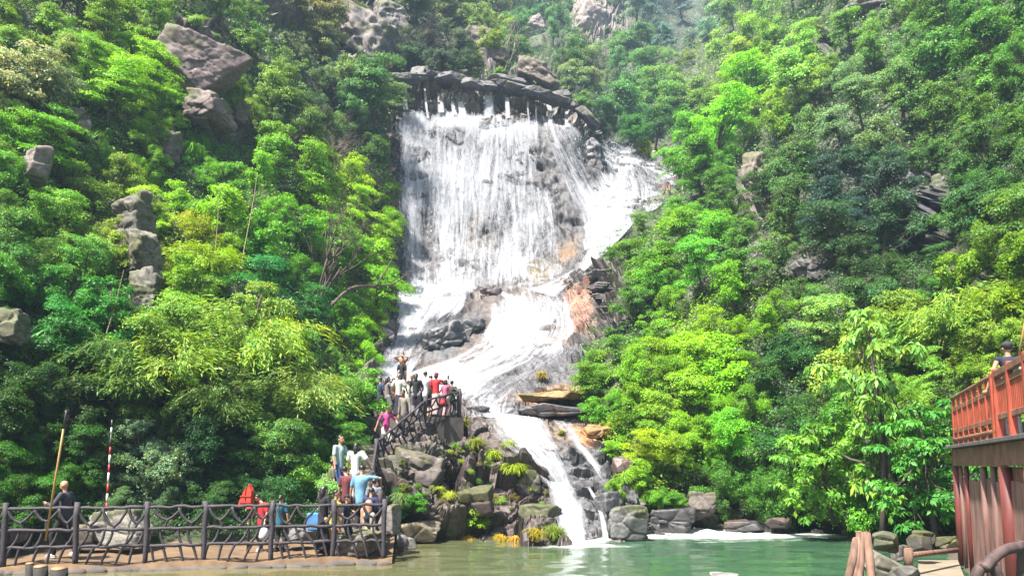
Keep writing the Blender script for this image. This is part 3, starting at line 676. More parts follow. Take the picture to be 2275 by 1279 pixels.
def arc_leaves(seed, ncul, reach, hgt, leafL, wr, per, hang):
    rs = np.random.RandomState(seed); B_, D_, T_ = [], [], []; m = MB()
    for i in range(ncul):
        a = rs.uniform(0, 6.28); R = reach*rs.uniform(.25, 1); h = hgt*rs.uniform(.6, 1.05); t = np.linspace(0, 1, 26)
        x = np.cos(a)*R*t**1.7; y = np.sin(a)*R*t**1.7; z = h*(np.sin(t*2.15)/1.0)*1.0
        P = np.stack([x, y, z], -1)+rs.normal(0, .01, 3)*t[:, None]
        m.tube([tuple(p) for p in P[::5]], [.007*(1-.8*q) for q in np.linspace(0, 1, len(P[::5]))], 5)
        for j in range(5, 26):
            k = per; b = P[j]+rs.normal(0, .035, (k, 3)); dd = norm(np.stack([np.cos(a)+rs.normal(0, .7, k), np.sin(a)+rs.normal(0, .7, k), rs.normal(-hang, .4, k)], -1))
            B_.append(b); D_.append(dd); T_.append(np.full(k, .8+.3*j/26*rs.uniform(.8, 1.2)))
    b = np.concatenate(B_); d = np.concatenate(D_); t = np.concatenate(T_)*rs.uniform(.8, 1.2, len(b)); nr = norm(rs.normal(size=b.shape)*.6+[0, 0, 1]); nr = norm(nr-d*(nr*d).sum(-1, keepdims=True))
    L = leafL*rs.uniform(.6, 1.25, len(b)); v, f = leafquads(b, d, nr, L, L*wr, .12)
    return m, leafmesh('foliage', v, f, np.repeat(t, 4))
M_CULM = simple('bamboo_culm', (.24,.26,.08), .5, 20, .2, .1)
for v_ in range(3):
    m, lf = arc_leaves(90+v_, 26, .62, .82, .062, .2, 9, .6); proto('bamboo', m.mesh('culms', M_CULM), lf)
def blades(name, seed, n, hgt, reach, w, droop=1.0, tone=1.0, segs=5):
    rs = np.random.RandomState(seed); a = rs.uniform(0, 6.28, n); R = reach*rs.uniform(.25, 1, n); h = hgt*rs.uniform(.45, 1.05, n); V = []; T = []
    t = np.linspace(0, 1, segs+1); side = np.stack([-np.sin(a), np.cos(a), a*0], -1)
    b0 = rs.normal(0, .07, (n, 3))*[1, 1, 0]
    for i, tt in enumerate(t):
        p = b0+np.stack([np.cos(a)*R*tt**1.5, np.sin(a)*R*tt**1.5, h*(1.55*tt-droop*1.25*tt**2.4)], -1)
        ww = w*(1-tt**2)*.5+.0005; V += [p-side*ww, p+side*ww]
    V = np.stack(V, 1); k = 2*(segs+1)
    f = np.concatenate([(np.arange(n)*k)[:, None]+np.array([[2*i, 2*i+1, 2*i+3, 2*i+2]]) for i in range(segs)])
    tn = np.repeat(rs.uniform(.65, 1.3, n)*tone, k)
    return leafmesh(name, V.reshape(-1, 3), f, tn)
for v_ in range(3): proto('grass', None, blades('blades', 110+v_, 260, .8, .62, .028, 1.0))
for v_ in range(2): proto('droop', None, blades('blades', 120+v_, 300, .55, .55, .022, 2.3))
def bare_tree(seed, n0=4, h=1.0, mat=None, spread=.35):
    rr = random.Random(seed); m = MB()
    def grow(p, d, L, r, lev):
        pts = [p]; q = Vector(p); dd = Vector(d)
        for i in range(4):
            dd = (dd+Vector((rr.uniform(-.16, .16), rr.uniform(-.16, .16), rr.uniform(-.05, .12)))).normalized(); q = q+dd*L/4; pts.append(q.copy())
        m.tube(pts, [r*(1-.55*i/4) for i in range(5)], 6 if lev < 2 else 4)
        if lev >= 4 or L < .05: return
        for k in range(rr.choice([2, 3, 3])):
            s = pts[rr.choice([2, 3, 4])]; nd = (dd+Vector((rr.uniform(-.9, .9), rr.uniform(-.9, .9), rr.uniform(-.2, .5)))).normalized()
            grow(s, nd, L*rr.uniform(.5, .75), r*.5, lev+1)
    for i in range(n0):
        grow(Vector((0, 0, -.05)), Vector((rr.uniform(-spread, spread), rr.uniform(-spread, spread), 1)).normalized(), .42*h, .016, 0)
    return m.mesh('branches', mat or M_BARK)
for v_ in range(3): PROTO.setdefault('bare', []).append((bare_tree(200+v_, 4), None))
for v_ in range(2): PROTO.setdefault('snag', []).append((bare_tree(220+v_, 2, 1.3, M_BARKP, .22), None))
for v_ in range(2): PROTO.setdefault('thicket', []).append((bare_tree(230+v_, 9, .8, simple('twig%d' % v_, (.16,.13,.10), .9), .9), None))

NAMES = dict(tree=('tree','tree'), tier=('tree','tree'), shrub=('shrub','shrub'), fine=('shrub','shrub'), bigleaf=('tree','tree'), bamboo=('bamboo_clump','bamboo'), grass=('grass_tuft','grass tuft'), droop=('hanging_grass_tuft','grass tuft'), bare=('bare_tree','bare tree'), snag=('bare_tree','bare tree'), thicket=('bare_thicket','thicket'))
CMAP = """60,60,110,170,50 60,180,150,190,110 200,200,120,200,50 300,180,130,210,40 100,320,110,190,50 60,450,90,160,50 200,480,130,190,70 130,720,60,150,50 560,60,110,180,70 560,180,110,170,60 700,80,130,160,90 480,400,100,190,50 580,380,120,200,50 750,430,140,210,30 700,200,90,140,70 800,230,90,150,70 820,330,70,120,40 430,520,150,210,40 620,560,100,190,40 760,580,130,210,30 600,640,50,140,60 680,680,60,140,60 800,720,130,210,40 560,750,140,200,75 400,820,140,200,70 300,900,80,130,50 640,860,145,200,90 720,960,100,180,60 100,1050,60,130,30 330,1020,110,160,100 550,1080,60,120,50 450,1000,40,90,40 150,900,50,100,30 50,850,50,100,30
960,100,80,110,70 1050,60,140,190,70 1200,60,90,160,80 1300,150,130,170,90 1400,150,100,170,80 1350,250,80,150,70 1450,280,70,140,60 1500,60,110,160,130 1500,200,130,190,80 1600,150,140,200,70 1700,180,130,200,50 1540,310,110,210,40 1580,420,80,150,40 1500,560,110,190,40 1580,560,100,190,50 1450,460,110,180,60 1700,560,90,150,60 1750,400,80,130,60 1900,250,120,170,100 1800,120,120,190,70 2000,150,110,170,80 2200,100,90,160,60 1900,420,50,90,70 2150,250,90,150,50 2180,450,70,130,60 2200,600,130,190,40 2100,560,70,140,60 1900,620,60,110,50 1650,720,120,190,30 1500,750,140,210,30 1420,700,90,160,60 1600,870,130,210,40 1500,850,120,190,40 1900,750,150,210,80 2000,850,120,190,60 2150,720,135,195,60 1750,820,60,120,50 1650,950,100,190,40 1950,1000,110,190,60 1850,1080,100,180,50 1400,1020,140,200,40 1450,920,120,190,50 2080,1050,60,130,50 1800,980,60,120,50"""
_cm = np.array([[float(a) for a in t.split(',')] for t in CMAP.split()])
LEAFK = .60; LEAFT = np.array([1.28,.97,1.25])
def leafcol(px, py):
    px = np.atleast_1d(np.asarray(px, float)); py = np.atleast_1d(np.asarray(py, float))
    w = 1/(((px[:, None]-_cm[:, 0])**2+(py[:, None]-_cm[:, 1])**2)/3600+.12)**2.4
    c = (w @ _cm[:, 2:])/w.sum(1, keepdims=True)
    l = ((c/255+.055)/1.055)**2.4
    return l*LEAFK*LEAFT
ZONES = [(60,60,'at the top left of the cliff'),(230,120,'left of the big bald boulder'),(430,10,'above the big bald boulder'),(600,160,'right of the big bald boulder'),(300,270,'below the big bald boulder'),(700,40,'under the upper pale crag'),(640,290,'between bald boulder and fall'),(790,230,"beside the waterfall's upper left corner"),(810,400,"against the waterfall's left edge"),(80,330,'halfway up the far left cliff'),(80,520,'low on the far left cliff'),(200,480,'left of the pale rock rib'),(430,430,'right of the pale rock rib'),(450,610,'below and right of the rock rib'),(600,480,'on the slope left of waterfall'),(700,640,'beside the big dead tree'),(820,620,"left of the main fall's foot"),(60,700,'by the outcrop at the left edge'),(250,780,'below the pale rock rib'),(540,760,'high above the branch fence'),(750,820,'left of the viewing platform'),(80,920,'above the bald man with the pole'),(320,1000,'above the red and white pole'),(540,1020,'above the red life jacket'),(720,960,'left of the stairs'),(950,90,'above the waterfall lip'),(1100,60,'beside the two pale bare trunks'),(1230,90,'left of the pale far crag'),(1330,200,'below the pale far crag'),(1430,60,'right of the pale far crag'),(1560,60,'in the hazy valley head'),(1400,290,'by the red railings above the fall'),(1500,200,'on the distant middle slope'),(1640,260,'by the bright flat-topped tree'),(1570,420,'behind the small wooden posts'),(1450,540,'right of the white side chute'),(1400,690,'beside the orange rock slab'),(1370,840,'right of the grey rock slabs'),(1410,1020,'above the foaming pool corner'),(1600,1040,'above the right end of foam'),(1740,90,'high on the right slope'),(1920,90,'near top of the right slope'),(2170,90,'in the top right corner'),(1760,360,'on the upper mid right slope'),(1910,340,'left of the dark cleft'),(2170,350,'right of the dark cleft'),(2050,560,'at the foot of the dark cleft'),(1650,600,'in mid right slope'),(1820,650,'just left below the dark cleft'),(2180,620,'above the man in the cap'),(1500,720,'up right of the orange slab'),(1620,850,'on the lower right slope'),(1950,760,'behind the large-leaved tree'),(2160,800,'behind the red railing'),(1960,1000,'below the large-leaved tree crown'),(1760,1000,'above the dark water'),(2080,1150,'beside the red deck post'),(1050,960,'on brown rock below the platform'),(900,1080,'on the brown rock by the stairs'),(1150,1130,'at the foot of the brown rock'),(1250,850,'on the grey rock slabs')]
_zp = np.array([[z[0], z[1]] for z in ZONES], float)
PLANTS = []
def colour_word(c):
    r, g, b = c
    if g < .045: return 'blackish green'
    if b > .42*g: return 'grey-green' if g > .09 else 'blue-green'
    if r > .48*g: return 'yellow-green' if g > .18 else 'olive green'
    return 'bright green' if g > .2 else ('fresh green' if g > .1 else 'dark green')
KWORD = dict(tree='round-crowned tree', tier='tree with flat tiers of leaves', shrub='leafy shrub', fine='fine-leaved shrub', bigleaf='large-leaved tree', bamboo='feathery arching bamboo', grass='tuft of long grass', droop='tuft of hanging grass', bare='bare brown tree', snag='bare pale tree', thicket='tangle of bare twigs')
GROUPW = dict(tree='trees on the valley sides', tier='trees on the valley sides', bigleaf='trees on the valley sides', shrub='shrubs on the valley sides', fine='shrubs on the valley sides', bamboo='bamboo clumps', grass='grass tufts', droop='grass tufts', bare='bare trees', snag='bare trees', thicket='bare thickets')
prng = random.Random(77)
def plant(kind, px, py, hpx, col=None, lean=.35, rot=None, label=None, D=None, wide=1.0, pos=None, sink=0.0):
    """root at photo pixel (px,py) on the hillside, hpx tall in the picture"""
    if pos is None:
        p, n = hit(px, py)
        if D is not None: p = at(px, py, D)
    else: p, n = Vector(pos), Vector((0, -1, 0))
    h = hpx/ppm(p.y); tr, cr = PROTO[kind][prng.randrange(len(PROTO[kind]))]
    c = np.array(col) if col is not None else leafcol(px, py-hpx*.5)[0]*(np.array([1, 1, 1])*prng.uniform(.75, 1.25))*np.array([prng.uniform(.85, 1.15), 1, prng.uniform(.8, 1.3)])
    nm, cat = NAMES[kind]; root = thing(nm, None, cat)
    root.location = p; nn = Vector((n.x, n.y, 0)); nn = nn.normalized() if nn.length > .01 else Vector((0, -1, 0))
    upv = (Vector((0, 0, 1))+nn*lean).normalized()
    qd = Vector((0, 0, 1)).rotation_difference(upv) @ Quaternion((0, 0, 1), rot if rot is not None else prng.uniform(0, 6.28))
    root.rotation_mode = 'QUATERNION'; root.rotation_quaternion = qd
    w = h*wide*prng.uniform(.8, 1.3); root.scale = (w, w, h); root['group'] = GROUPW[kind]
    for me in (tr, cr):
        if me is None: continue
        o = obj(me.name.split('.')[0], me, root)
        if me is cr: o.color = (*c, 1)
    x, y = proj(p + upv*h*.5)
    PLANTS.append([root, kind, x, y, hpx, tuple(c), label]); return root
# --- plants one can pick out in the photograph
S = lambda r, g, b: tuple(np.array(srgb((r, g, b)))*LEAFK*LEAFT)
plant('tier', 1590, 385, 190, S(120,225,30), label='bright yellow-green flat-topped tree standing out on the right slope', wide=1.15)
plant('tier', 1690, 260, 150, S(125,225,35), label='bright lime tree just above and right of the flat-topped one', wide=1.1)
plant('tier', 1560, 455, 110, S(90,180,40))
plant('bigleaf', 1960, 1165, 480, S(130,200,80), D=21.5, label='big tree with large hanging light green leaves above the log bundle', wide=.85, lean=.1)
plant('bigleaf', 2080, 1190, 300, S(80,165,60), D=19.8, label='dark large-leaved sapling leaning beside the red deck post', wide=.8, lean=.1)
plant('bigleaf', 1850, 1150, 230, S(110,185,60), D=23, label='low large-leaved branches hanging over the dark end of pool', wide=1.1, lean=.35)
for x_, y_, h_ in ((1640,1150,130),(1700,1150,140),(1760,1160,150),(1590,1130,110),(1820,1170,140)): plant('fine', x_, y_-18, h_, S(80,150,50), lean=1.3)
plant('bamboo', 520, 900, 250, S(140,205,75), label='tallest feathery yellow-green bamboo above the branch fence', wide=1.1)
plant('bamboo', 400, 930, 220, S(140,200,70), wide=1.1); plant('bamboo', 640, 985, 200, S(145,200,90), label='pale drooping bamboo just above the red shirted man', wide=1.0)
plant('bamboo', 290, 950, 200, S(95,150,50), wide=1.1); plant('bamboo', 470, 990, 170, S(90,140,50)); plant('bamboo', 220, 880, 160, S(80,140,50)); plant('bamboo', 600, 830, 160, S(160,215,50))
plant('bamboo', 2150, 800, 190, S(135,200,70), label='yellow-green bamboo mass behind the red deck railing', wide=1.2); plant('bamboo', 2240, 760, 150, S(140,200,50)); plant('bamboo', 450, 660, 140, S(150,215,40)); plant('bamboo', 420, 560, 110, S(165,210,45))
for x, y, h, c in [(215,600,120,(150,200,80)),(130,760,120,(70,165,60)),(205,700,90,(110,190,60)),(270,120,60,(90,150,60)),(170,440,70,(130,190,70)),(380,480,90,(110,160,70)),(230,60,60,(100,150,60)),(60,520,80,(90,160,50)),(640,60,70,(110,150,60)),(545,230,70,(150,190,60)),(90,980,120,(60,120,40)),(30,930,130,(50,110,30))]:
    plant('droop', x, y, h, S(*c), lean=.6, wide=1.3)
plant('grass', 130, 800, 190, S(70,170,60), label='large tuft of long bright grass blades low on the left cliff', lean=.5)
plant('bare', 700, 690, 330, label='dead brown tree with tangled bare branches left of the main fall', lean=.3, wide=.8)
plant('bare', 690, 470, 200, wide=.9); plant('bare', 760, 400, 150); plant('bare', 310, 130, 130, label='bare forked tree in the dark hollow left of the bald boulder'); plant('bare', 1240-290, 110, 90)
plant('snag', 1110, 135, 130, label='left of two pale bare trunks above the waterfall lip', wide=.5); plant('snag', 1128, 150, 120, label='right of two pale bare trunks above the waterfall lip', wide=.6)
for x, y, h in [(680,300,110),(730,350,100),(620,220,90),(760,300,80),(960,130,80),(930,100,70),(780,480,90),(1000,110,60),(640,340,80),(1780,230,50),(800,520,70)]: plant('thicket', x, y, h, wide=1.2)
# dark bank of bushes over the lip
for x, y, h, c in [(930,165,70,(60,90,60)),(975,170,75,(60,95,60)),(1020,172,70,(70,110,60)),(1060,150,60,(90,130,60)),(900,150,60,(70,120,60)),(1000,80,80,(120,150,80)),(1050,80,90,(120,170,80)),(1085,115,60,(130,180,60)),(1110,175,30,(120,180,60))]: plant('shrub', x, y, h, S(*c))
plant('tier', 835, 300, 170, S(85,150,70), label='leafy tree overhanging the upper left corner of the waterfall', wide=1.3); plant('tree', 790, 260, 140, S(80,140,65)); plant('tree', 760, 240, 120, S(110,160,80))
plant('tier', 880, 265, 80, S(110,160,90), D=57, wide=1.3)
plant('tree', 60, 280, 190, S(160,195,125), label='pale silvery leaved tree at the far left edge'); plant('tier', 240, 290, 170, S(130,215,45), wide=1.3); plant('tier', 320, 260, 130, S(135,215,40), wide=1.2); plant('tier', 90, 400, 150, S(105,190,50), wide=1.3); plant('tier', 110, 540, 130, S(100,180,50), wide=1.2); plant('shrub', 1430, 350, 44, S(150,190,40)); plant('tree', 1420, 345, 90, S(60,140,50))
plant('shrub', 345, 1085, 120, S(120,170,110), label='pale broad-leaved shrub right of the red and white pole', lean=.5)
# --- the rest of the wooded slopes: spread by distance, sized from place to place
nob = [p for p in BARE]
def free(px, py):
    if inpoly(px, py, CENTER): return False
    return not any(inpoly(px, py, p[0]) for p in nob)
SIZE = [(60,60,90),(60,600,110),(300,300,95),(300,800,130),(600,300,90),(600,600,130),(600,900,120),(800,300,85),(800,700,95),(780,950,60),(1150,60,60),(1350,150,62),(1500,60,62),(1500,250,70),(1650,100,80),(1600,450,85),(1450,600,85),(1650,700,110),(1900,150,105),(1900,500,115),(2150,200,120),(2150,600,130),(1500,900,100),(1650,950,120),(1900,900,130),(2100,1000,120),(1420,1000,60),(100,1100,70),(500,1100,70),(1700,1100,80)]
_sz = np.array(SIZE, float)
def size_at(px, py):
    w = 1/((px-_sz[:, 0])**2+(py-_sz[:, 1])**2+900); return float((w*_sz[:, 2]).sum()/w.sum())
pts = []; cand = random.Random(5)
for k in range(30000):
    px = cand.uniform(-60, 2340); py = cand.uniform(-20, 1185)
    if px > 2120 and py > 950: continue
    if px < 860 and py > 1165: continue
    if not free(px, py): continue
    s = size_at(px, py); r = s*.50
    if any((px-a)**2+((py-b)*1.1)**2 < (r*.48+c*.23)**2*1.0+(r*.6)**2*.8 for a, b, c in pts): continue
    pts.append((px, py, s))
    if len(pts) >= 520: break
print('fill plants', len(pts))
pts.sort(key=lambda t: t[1])
nt_ = 0; nsr = 0
for px, py, s in pts:
    if px < 0 or py < 0: pass
    left = px < 860
    u = prng.random(); h = s*prng.uniform(.85, 1.45)
    if left and u > .90 and py < 800: k = prng.choice(['droop', 'grass', 'thicket', 'droop']); h *= .8
    elif u < .16: k = 'tier'
    elif u < .50: k = 'tree'
    elif u < .72: k = 'fine'
    else: k = 'shrub'
    if k in ('shrub', 'fine'): h *= .78
    if k in ('tree', 'tier'): h *= 1.15
    # roots are put a little below the chosen spot so the crown covers it
    yb = min(py+h*.35, 1195)
    if not free(px, yb): yb = py
    if not free(px, yb-h*.8) and inpoly(px, yb-h*.6, CENTER): h *= .6
    for fr in (.3, .5, .7, .9):
        if not free(px, yb-h*fr): h *= .78
    if h < 26: continue
    plant(k, px, yb, h, lean=prng.uniform(.2, .6))
# small plants rooted in the bare rock
for k in range(26):
    poly = BARE[prng.choice([0, 1, 1, 2, 2, 4, 5, 6, 8, 10, 15, 16, 17, 20, 22])][0]; xs_ = [p[0] for p in poly]; ys_ = [p[1] for p in poly]
    plant('grass' if prng.random() < .6 else 'shrub', prng.uniform(min(xs_), max(xs_)), prng.uniform(min(ys_), max(ys_)), prng.uniform(16, 34), lean=.5)
# ground cover between the plants: one uncountable mass of leaves
rs = np.random.RandomState(12)
vegm = (1-rock)*(GP2[..., 2] > .15); 
cellw = np.gradient(GX, axis=1)*np.gradient(GY, axis=0)*vegm*((GX > -330)&(GX < 2640)&(GY > -60)); vis = ~((GX < 860)&(GY > 1205))
cellw = (cellw*vis).ravel(); nC = 88000
ci = rs.choice(cellw.size, nC, p=cellw/cellw.sum())
Pc = GP2.reshape(-1, 3)[ci]; Nc = GN.reshape(-1, 3)[ci]; sc_ = Pc[:, 1]/26
Pc = Pc + rs.normal(0, .12, Pc.shape)*sc_[:, None] + Nc*(rs.uniform(0, .35, nC)*sc_)[:, None]
Nn = norm(Nc*.7+[0, 0, .9]+rs.normal(0, .35, Pc.shape))
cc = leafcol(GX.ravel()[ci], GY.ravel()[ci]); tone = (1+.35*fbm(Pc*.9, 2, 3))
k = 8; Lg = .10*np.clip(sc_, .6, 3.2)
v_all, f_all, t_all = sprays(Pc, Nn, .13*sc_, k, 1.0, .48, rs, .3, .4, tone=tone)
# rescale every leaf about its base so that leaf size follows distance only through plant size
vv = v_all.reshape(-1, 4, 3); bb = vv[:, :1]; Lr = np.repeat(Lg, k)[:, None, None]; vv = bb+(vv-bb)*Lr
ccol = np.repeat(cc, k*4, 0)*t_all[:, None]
m_uc, nt, N, L, B = mat_new('undergrowth_leaf')
vc = N.new('ShaderNodeVertexColor'); vc.layer_name = 'Col'; L.new(vc.outputs[0], B.inputs['Base Color']); B.inputs['Roughness'].default_value = .5; B.inputs['Specular IOR Level'].default_value = .3
tl = N.new('ShaderNodeBsdfTranslucent'); L.new(vc.outputs[0], tl.inputs[0]); mx = N.new('ShaderNodeMixShader'); mx.inputs[0].default_value = .25
L.new(B.outputs[0], mx.inputs[1]); L.new(tl.outputs[0], mx.inputs[2]); L.new(mx.outputs[0], N['Material Output'].inputs[0])
uc = obj('undergrowth', mesh_np('undergrowth', vv.reshape(-1, 3), f_all, m_uc, False, np.clip(ccol*.8, 0, 1))); tag(uc, 'low leafy ground cover over the valley sides', kind='stuff')
NUMW = 'first second third fourth fifth sixth seventh eighth ninth tenth eleventh twelfth thirteenth fourteenth fifteenth sixteenth seventeenth eighteenth nineteenth twentieth'.split()+['%dth' % k for k in range(21, 90)]
CNT = 'one two three four five six seven eight nine ten eleven twelve thirteen fourteen fifteen sixteen seventeen eighteen nineteen twenty'.split()+[str(k) for k in range(21, 90)]
# ------------------------------------------------------------------ boulders and ledges
def boulder_mesh(name, seed, mat, size=(1, 1, 1), facets=12, sub=5, rough=.06, tone=(1, 1, 1), flat_top=0, strata=0, lump=1.0):
    import bmesh
    rs = np.random.RandomState(seed); bm = bmesh.new(); bmesh.ops.create_icosphere(bm, subdivisions=sub, radius=1)
    v = np.array([p.co[:] for p in bm.verts]); f = np.array([[q.index for q in p.verts] for p in bm.faces]); bm.free()
    A = rs.uniform(0, 6.28); ax = np.array([[math.cos(A), math.sin(A), .15], [-math.sin(A), math.cos(A), -.1], [rs.uniform(-.3, .3), rs.uniform(-.3, .3), 1]])
    n = norm(np.vstack([ax, -ax, rs.normal(size=(facets, 3))])+rs.normal(0, .10, (facets+6, 3))); d = np.append(rs.uniform(.60, .88, 6), rs.uniform(.72, 1.15, facets))
    if flat_top: n = np.vstack([n, [0, 0, 1]]); d = np.append(d, flat_top)
    dots = np.maximum(v @ n.T, 1e-3); r = np.minimum((d/dots).min(1), 1.32)
    v = v*r[:, None]; s = np.array(size)
    w = v*s; w = w + norm(v)*(fbm(w*1.9+seed, 4, seed)*rough*2*min(size))[:, None]
    cr_, co_, ce_ = cells(w*np.array([1.1, 1.1, 1.9])*1.1+seed, seed); w = w + norm(v)*(((cr_[:, 0]-.5)*.22+((cr_-.5)*co_).sum(-1)*.35-.10*np.exp(-(ce_/.07)**2))*min(1.0, min(size)*1.1)*lump)[:, None]
    if strata:
        zz = (w[:, 2]*strata/size[2]+fbm(w*.6, 2, 3)*.6) % 1; w[:, :2] *= (1-.10*zz)[:, None]
    cc = np.array(tone)*(1+.45*fbm(w*1.4+9, 4, seed+1)[:, None])*(.8+.4*cr_[:, 1:2])
    if mat is not M_WETB:
        ms = np.clip((fbm(w*1.1+3, 4, seed+4)+.35*norm(v)[:, 2]-.12)*5, 0, 1)[:, None]*.7; cc = cc*(1-ms)+np.array([.062,.068,.016])*ms
    else:
        ms = np.clip((fbm(w*.8+3, 3, seed+4)-.18)*5, 0, 1)[:, None]*.6; cc = cc*(1-ms)+np.array([.085,.05,.035])*ms
    return mesh_np(name, w, f, mat, False, np.clip(cc, .01, 1))
M_BOULD = mat_rock('boulder_rock', True, wet=.1)
M_WETB = mat_rock('wet_boulder', True, wet=.6)
BLD = []
def boulder(px, py, wpx, hpx, D, tone, label, seed, mat=None, name='boulder', deep=.8, rot=0, **kw):
    m = ppm(D); c = at(px, py, D); sz = (wpx/2/m, wpx/2/m*deep, hpx/2/m)
    o = obj(name, boulder_mesh(name, seed, mat or M_BOULD, sz, tone=np.array(tone)*ROCKK, **kw)); o.location = c; o.rotation_euler = (0, rot, 0)
    tag(o, label, 'rock' if name != 'boulder' else 'boulder', 'rocks and boulders'); return o
def Dh(px, py): return hit(px, py)[0].y
boulder(440, 150, 200, 185, 36.5, (.30,.22,.22), 'huge bald pinkish boulder high on the left cliff', 3, sub=6, facets=16, rough=.03, rot=.35, lump=.35)
boulder(470, 250, 110, 90, 36, (.27,.20,.19), 'brown rock tucked under the huge bald boulder', 4, rough=.05)
boulder(812, 90, 190, 150, 61.5, (.36,.31,.29), 'pale grey crag above the leafy tree left of the lip', 5, sub=5, rot=.4)
boulder(725, 35, 130, 100, 61, (.30,.26,.25), 'angular block left of the pale grey crag', 6)
boulder(865, 35, 90, 90, 66, (.33,.29,.28), 'small block on the right shoulder of pale crag', 7)
boulder(640, 60, 140, 110, 57, (.26,.21,.20), 'shaded brown outcrop near the top left of centre', 8)
boulder(1188, 168, 110, 78, 64, (.30,.235,.20), 'cracked brown boulder perched at the right of the lip', 9, sub=5, facets=12, rot=.3)
boulder(1090, 140, 100, 70, 68, (.22,.175,.17), 'dark brown rock behind the lip, middle', 10)
boulder(298, 485, 100, 140, 26.9, (.24,.22,.17), 'pale rib block at the top of the rock rib', 11, strata=3)
boulder(318, 575, 100, 150, 25.9, (.23,.21,.165), 'pale layered block halfway down the rock rib', 12, strata=4)
boulder(322, 670, 110, 130, 25, (.20,.19,.155), 'grey layered block at the foot of the rock rib', 13, strata=4)
boulder(22, 725, 90, 90, 19.6, (.33,.30,.26), 'grey outcrop cut by the left edge of view', 14)
boulder(1675, 385, 60, 120, 47, (.36,.29,.25), 'upright pinkish rock on the right slope', 15)
boulder(1680, 570, 50, 90, 39, (.28,.25,.26), 'narrow grey rock face on the right slope', 16)
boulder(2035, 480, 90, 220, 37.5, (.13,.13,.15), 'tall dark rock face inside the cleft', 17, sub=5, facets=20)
boulder(2090, 430, 60, 110, 36, (.22,.22,.22), 'grey rock lit beside the dark cleft', 18)
boulder(1800, 600, 90, 60, 34, (.20,.18,.18), 'dark rock under the bushes left of cleft foot', 19)
boulder(1310, 45, 110, 110, 124, (.52,.42,.40), 'pale pink crag on the far hillside', 20, sub=5)
boulder(1188, 60, 46, 60, 112, (.48,.38,.37), 'small pink rock face left of the far crag', 21)
boulder(1930, 15, 130, 50, 60, (.25,.2,.23), 'dark overhanging rock at the top of right slope', 22)
boulder(1825, 95, 60, 60, 62, (.24,.21,.2), 'rock knob high on the right slope', 23)
boulder(600, 20, 120, 80, 55, (.22,.18,.18), 'dark overhanging crag at the very top, left of centre', 24)
boulder(775, 165, 60, 80, 59, (.28,.26,.26), 'narrow grey rib under the pale grey crag', 25)
boulder(700, 110, 80, 70, 57, (.27,.22,.21), 'rough brown rock between two bushes under the crag', 26)
boulder(520, 250, 80, 70, 38.5, (.24,.18,.17), 'brown ledge right of the rock under the bald boulder', 27)
boulder(370, 330, 70, 110, 32.5, (.22,.18,.18), 'shaded rock face in the gap below the bald boulder', 28)
boulder(165, 275, 80, 70, 28.9, (.25,.21,.18), 'tan rock face between the upper left trees', 29)
boulder(85, 370, 60, 100, 24.5, (.30,.25,.22), 'tan cliff strip near the left edge, halfway up', 30)
boulder(1350, 655, 80, 150, 43.5, (.16,.135,.135), 'dark blocky bank behind the layered slabs', 70, strata=5)
boulder(1060, 100, 100, 80, 72, (.26,.20,.19), 'pinkish grey slope rock beside the two pale trunks', 71)
# rocks round the falls
boulder(1395, 1160, 90, 105, 22.6, (.21,.205,.20), 'squarish grey block at the foot of the lower cascade', 31, M_BOULD, facets=10, sub=5, deep=.7)
boulder(1345, 1135, 60, 100, 23.4, (.17,.17,.18), 'dark wet rock between the two last falls', 32, M_WETB, facets=10)
boulder(1300, 1100, 90, 70, 25.9, (.20,.195,.20), 'smooth grey shelf split by the lower cascade', 33, M_WETB, facets=9, sub=5, rot=.2)
boulder(1390, 1045, 70, 60, 25.6, (.18,.15,.16), 'brown wet rock right of the lower cascade', 34, M_WETB)
boulder(1490, 1155, 110, 60, 25.2, (.09,.08,.085), 'dark rock behind the foaming corner', 35, M_WETB)
boulder(1560, 1120, 70, 70, 25.6, (.17,.14,.12), 'brown block above the foam', 36)
boulder(1650, 1168, 110, 30, 25.4, (.07,.065,.07), 'low dark rock by the water under the trees', 37, M_WETB)  # tone darkened to paint in the shade below the trees
boulder(1730, 1162, 70, 26, 24.9, (.06,.06,.065), 'low slab right of the low dark rock', 38, M_WETB)  # tree shade is put into this slab's dark tone as well
boulder(1325, 962, 90, 40, 28.8, (.48,.25,.10), 'orange stained rock right of the lower cascade top', 39, facets=10)
boulder(1235, 882, 150, 26, 30.9, (.52,.31,.13), 'long orange ledge between the grey slabs', 40, facets=10, rough=.04)
boulder(1225, 914, 190, 34, 30.6, (.17,.165,.18), 'flat grey slab under the orange ledge', 41, M_WETB, facets=9)
boulder(1035, 735, 90, 50, 40.6, (.11,.11,.12), 'black wet rock between the two white tongues', 43, M_WETB, rot=-.5)
boulder(975, 765, 130, 70, 39.2, (.17,.17,.185), 'grey wet rock lower between white tongues', 44, M_WETB, rot=-.35, facets=9)
boulder(1092, 665, 62, 60, 46.6, (.15,.10,.11), 'dark reddish rock standing out of the falls middle', 45, M_WETB, facets=9)
boulder(917, 733, 26, 18, 41, (.13,.13,.14), 'small dark stone in the left white tongue', 46, M_WETB)
boulder(1062, 907, 50, 16, 29.8, (.13,.125,.14), 'small dark stone beside the end of the railing', 47, M_WETB)
boulder(1318, 350, 50, 100, 58.2, (.15,.145,.165), 'rounded dark buttress between chute and upper fall', 48, M_WETB, facets=9, sub=5)
boulder(1420, 348, 50, 22, 73, (.34,.31,.26), 'pale round boulder near the far red railing', 49)
boulder(860, 740, 60, 90, 38.6, (.16,.14,.16), 'grey rock at the left bank of the tongue', 50, M_WETB)
boulder(812, 850, 50, 130, 31.4, (.19,.165,.14), 'tall dark rock wall left of the viewing platform', 51, strata=3)
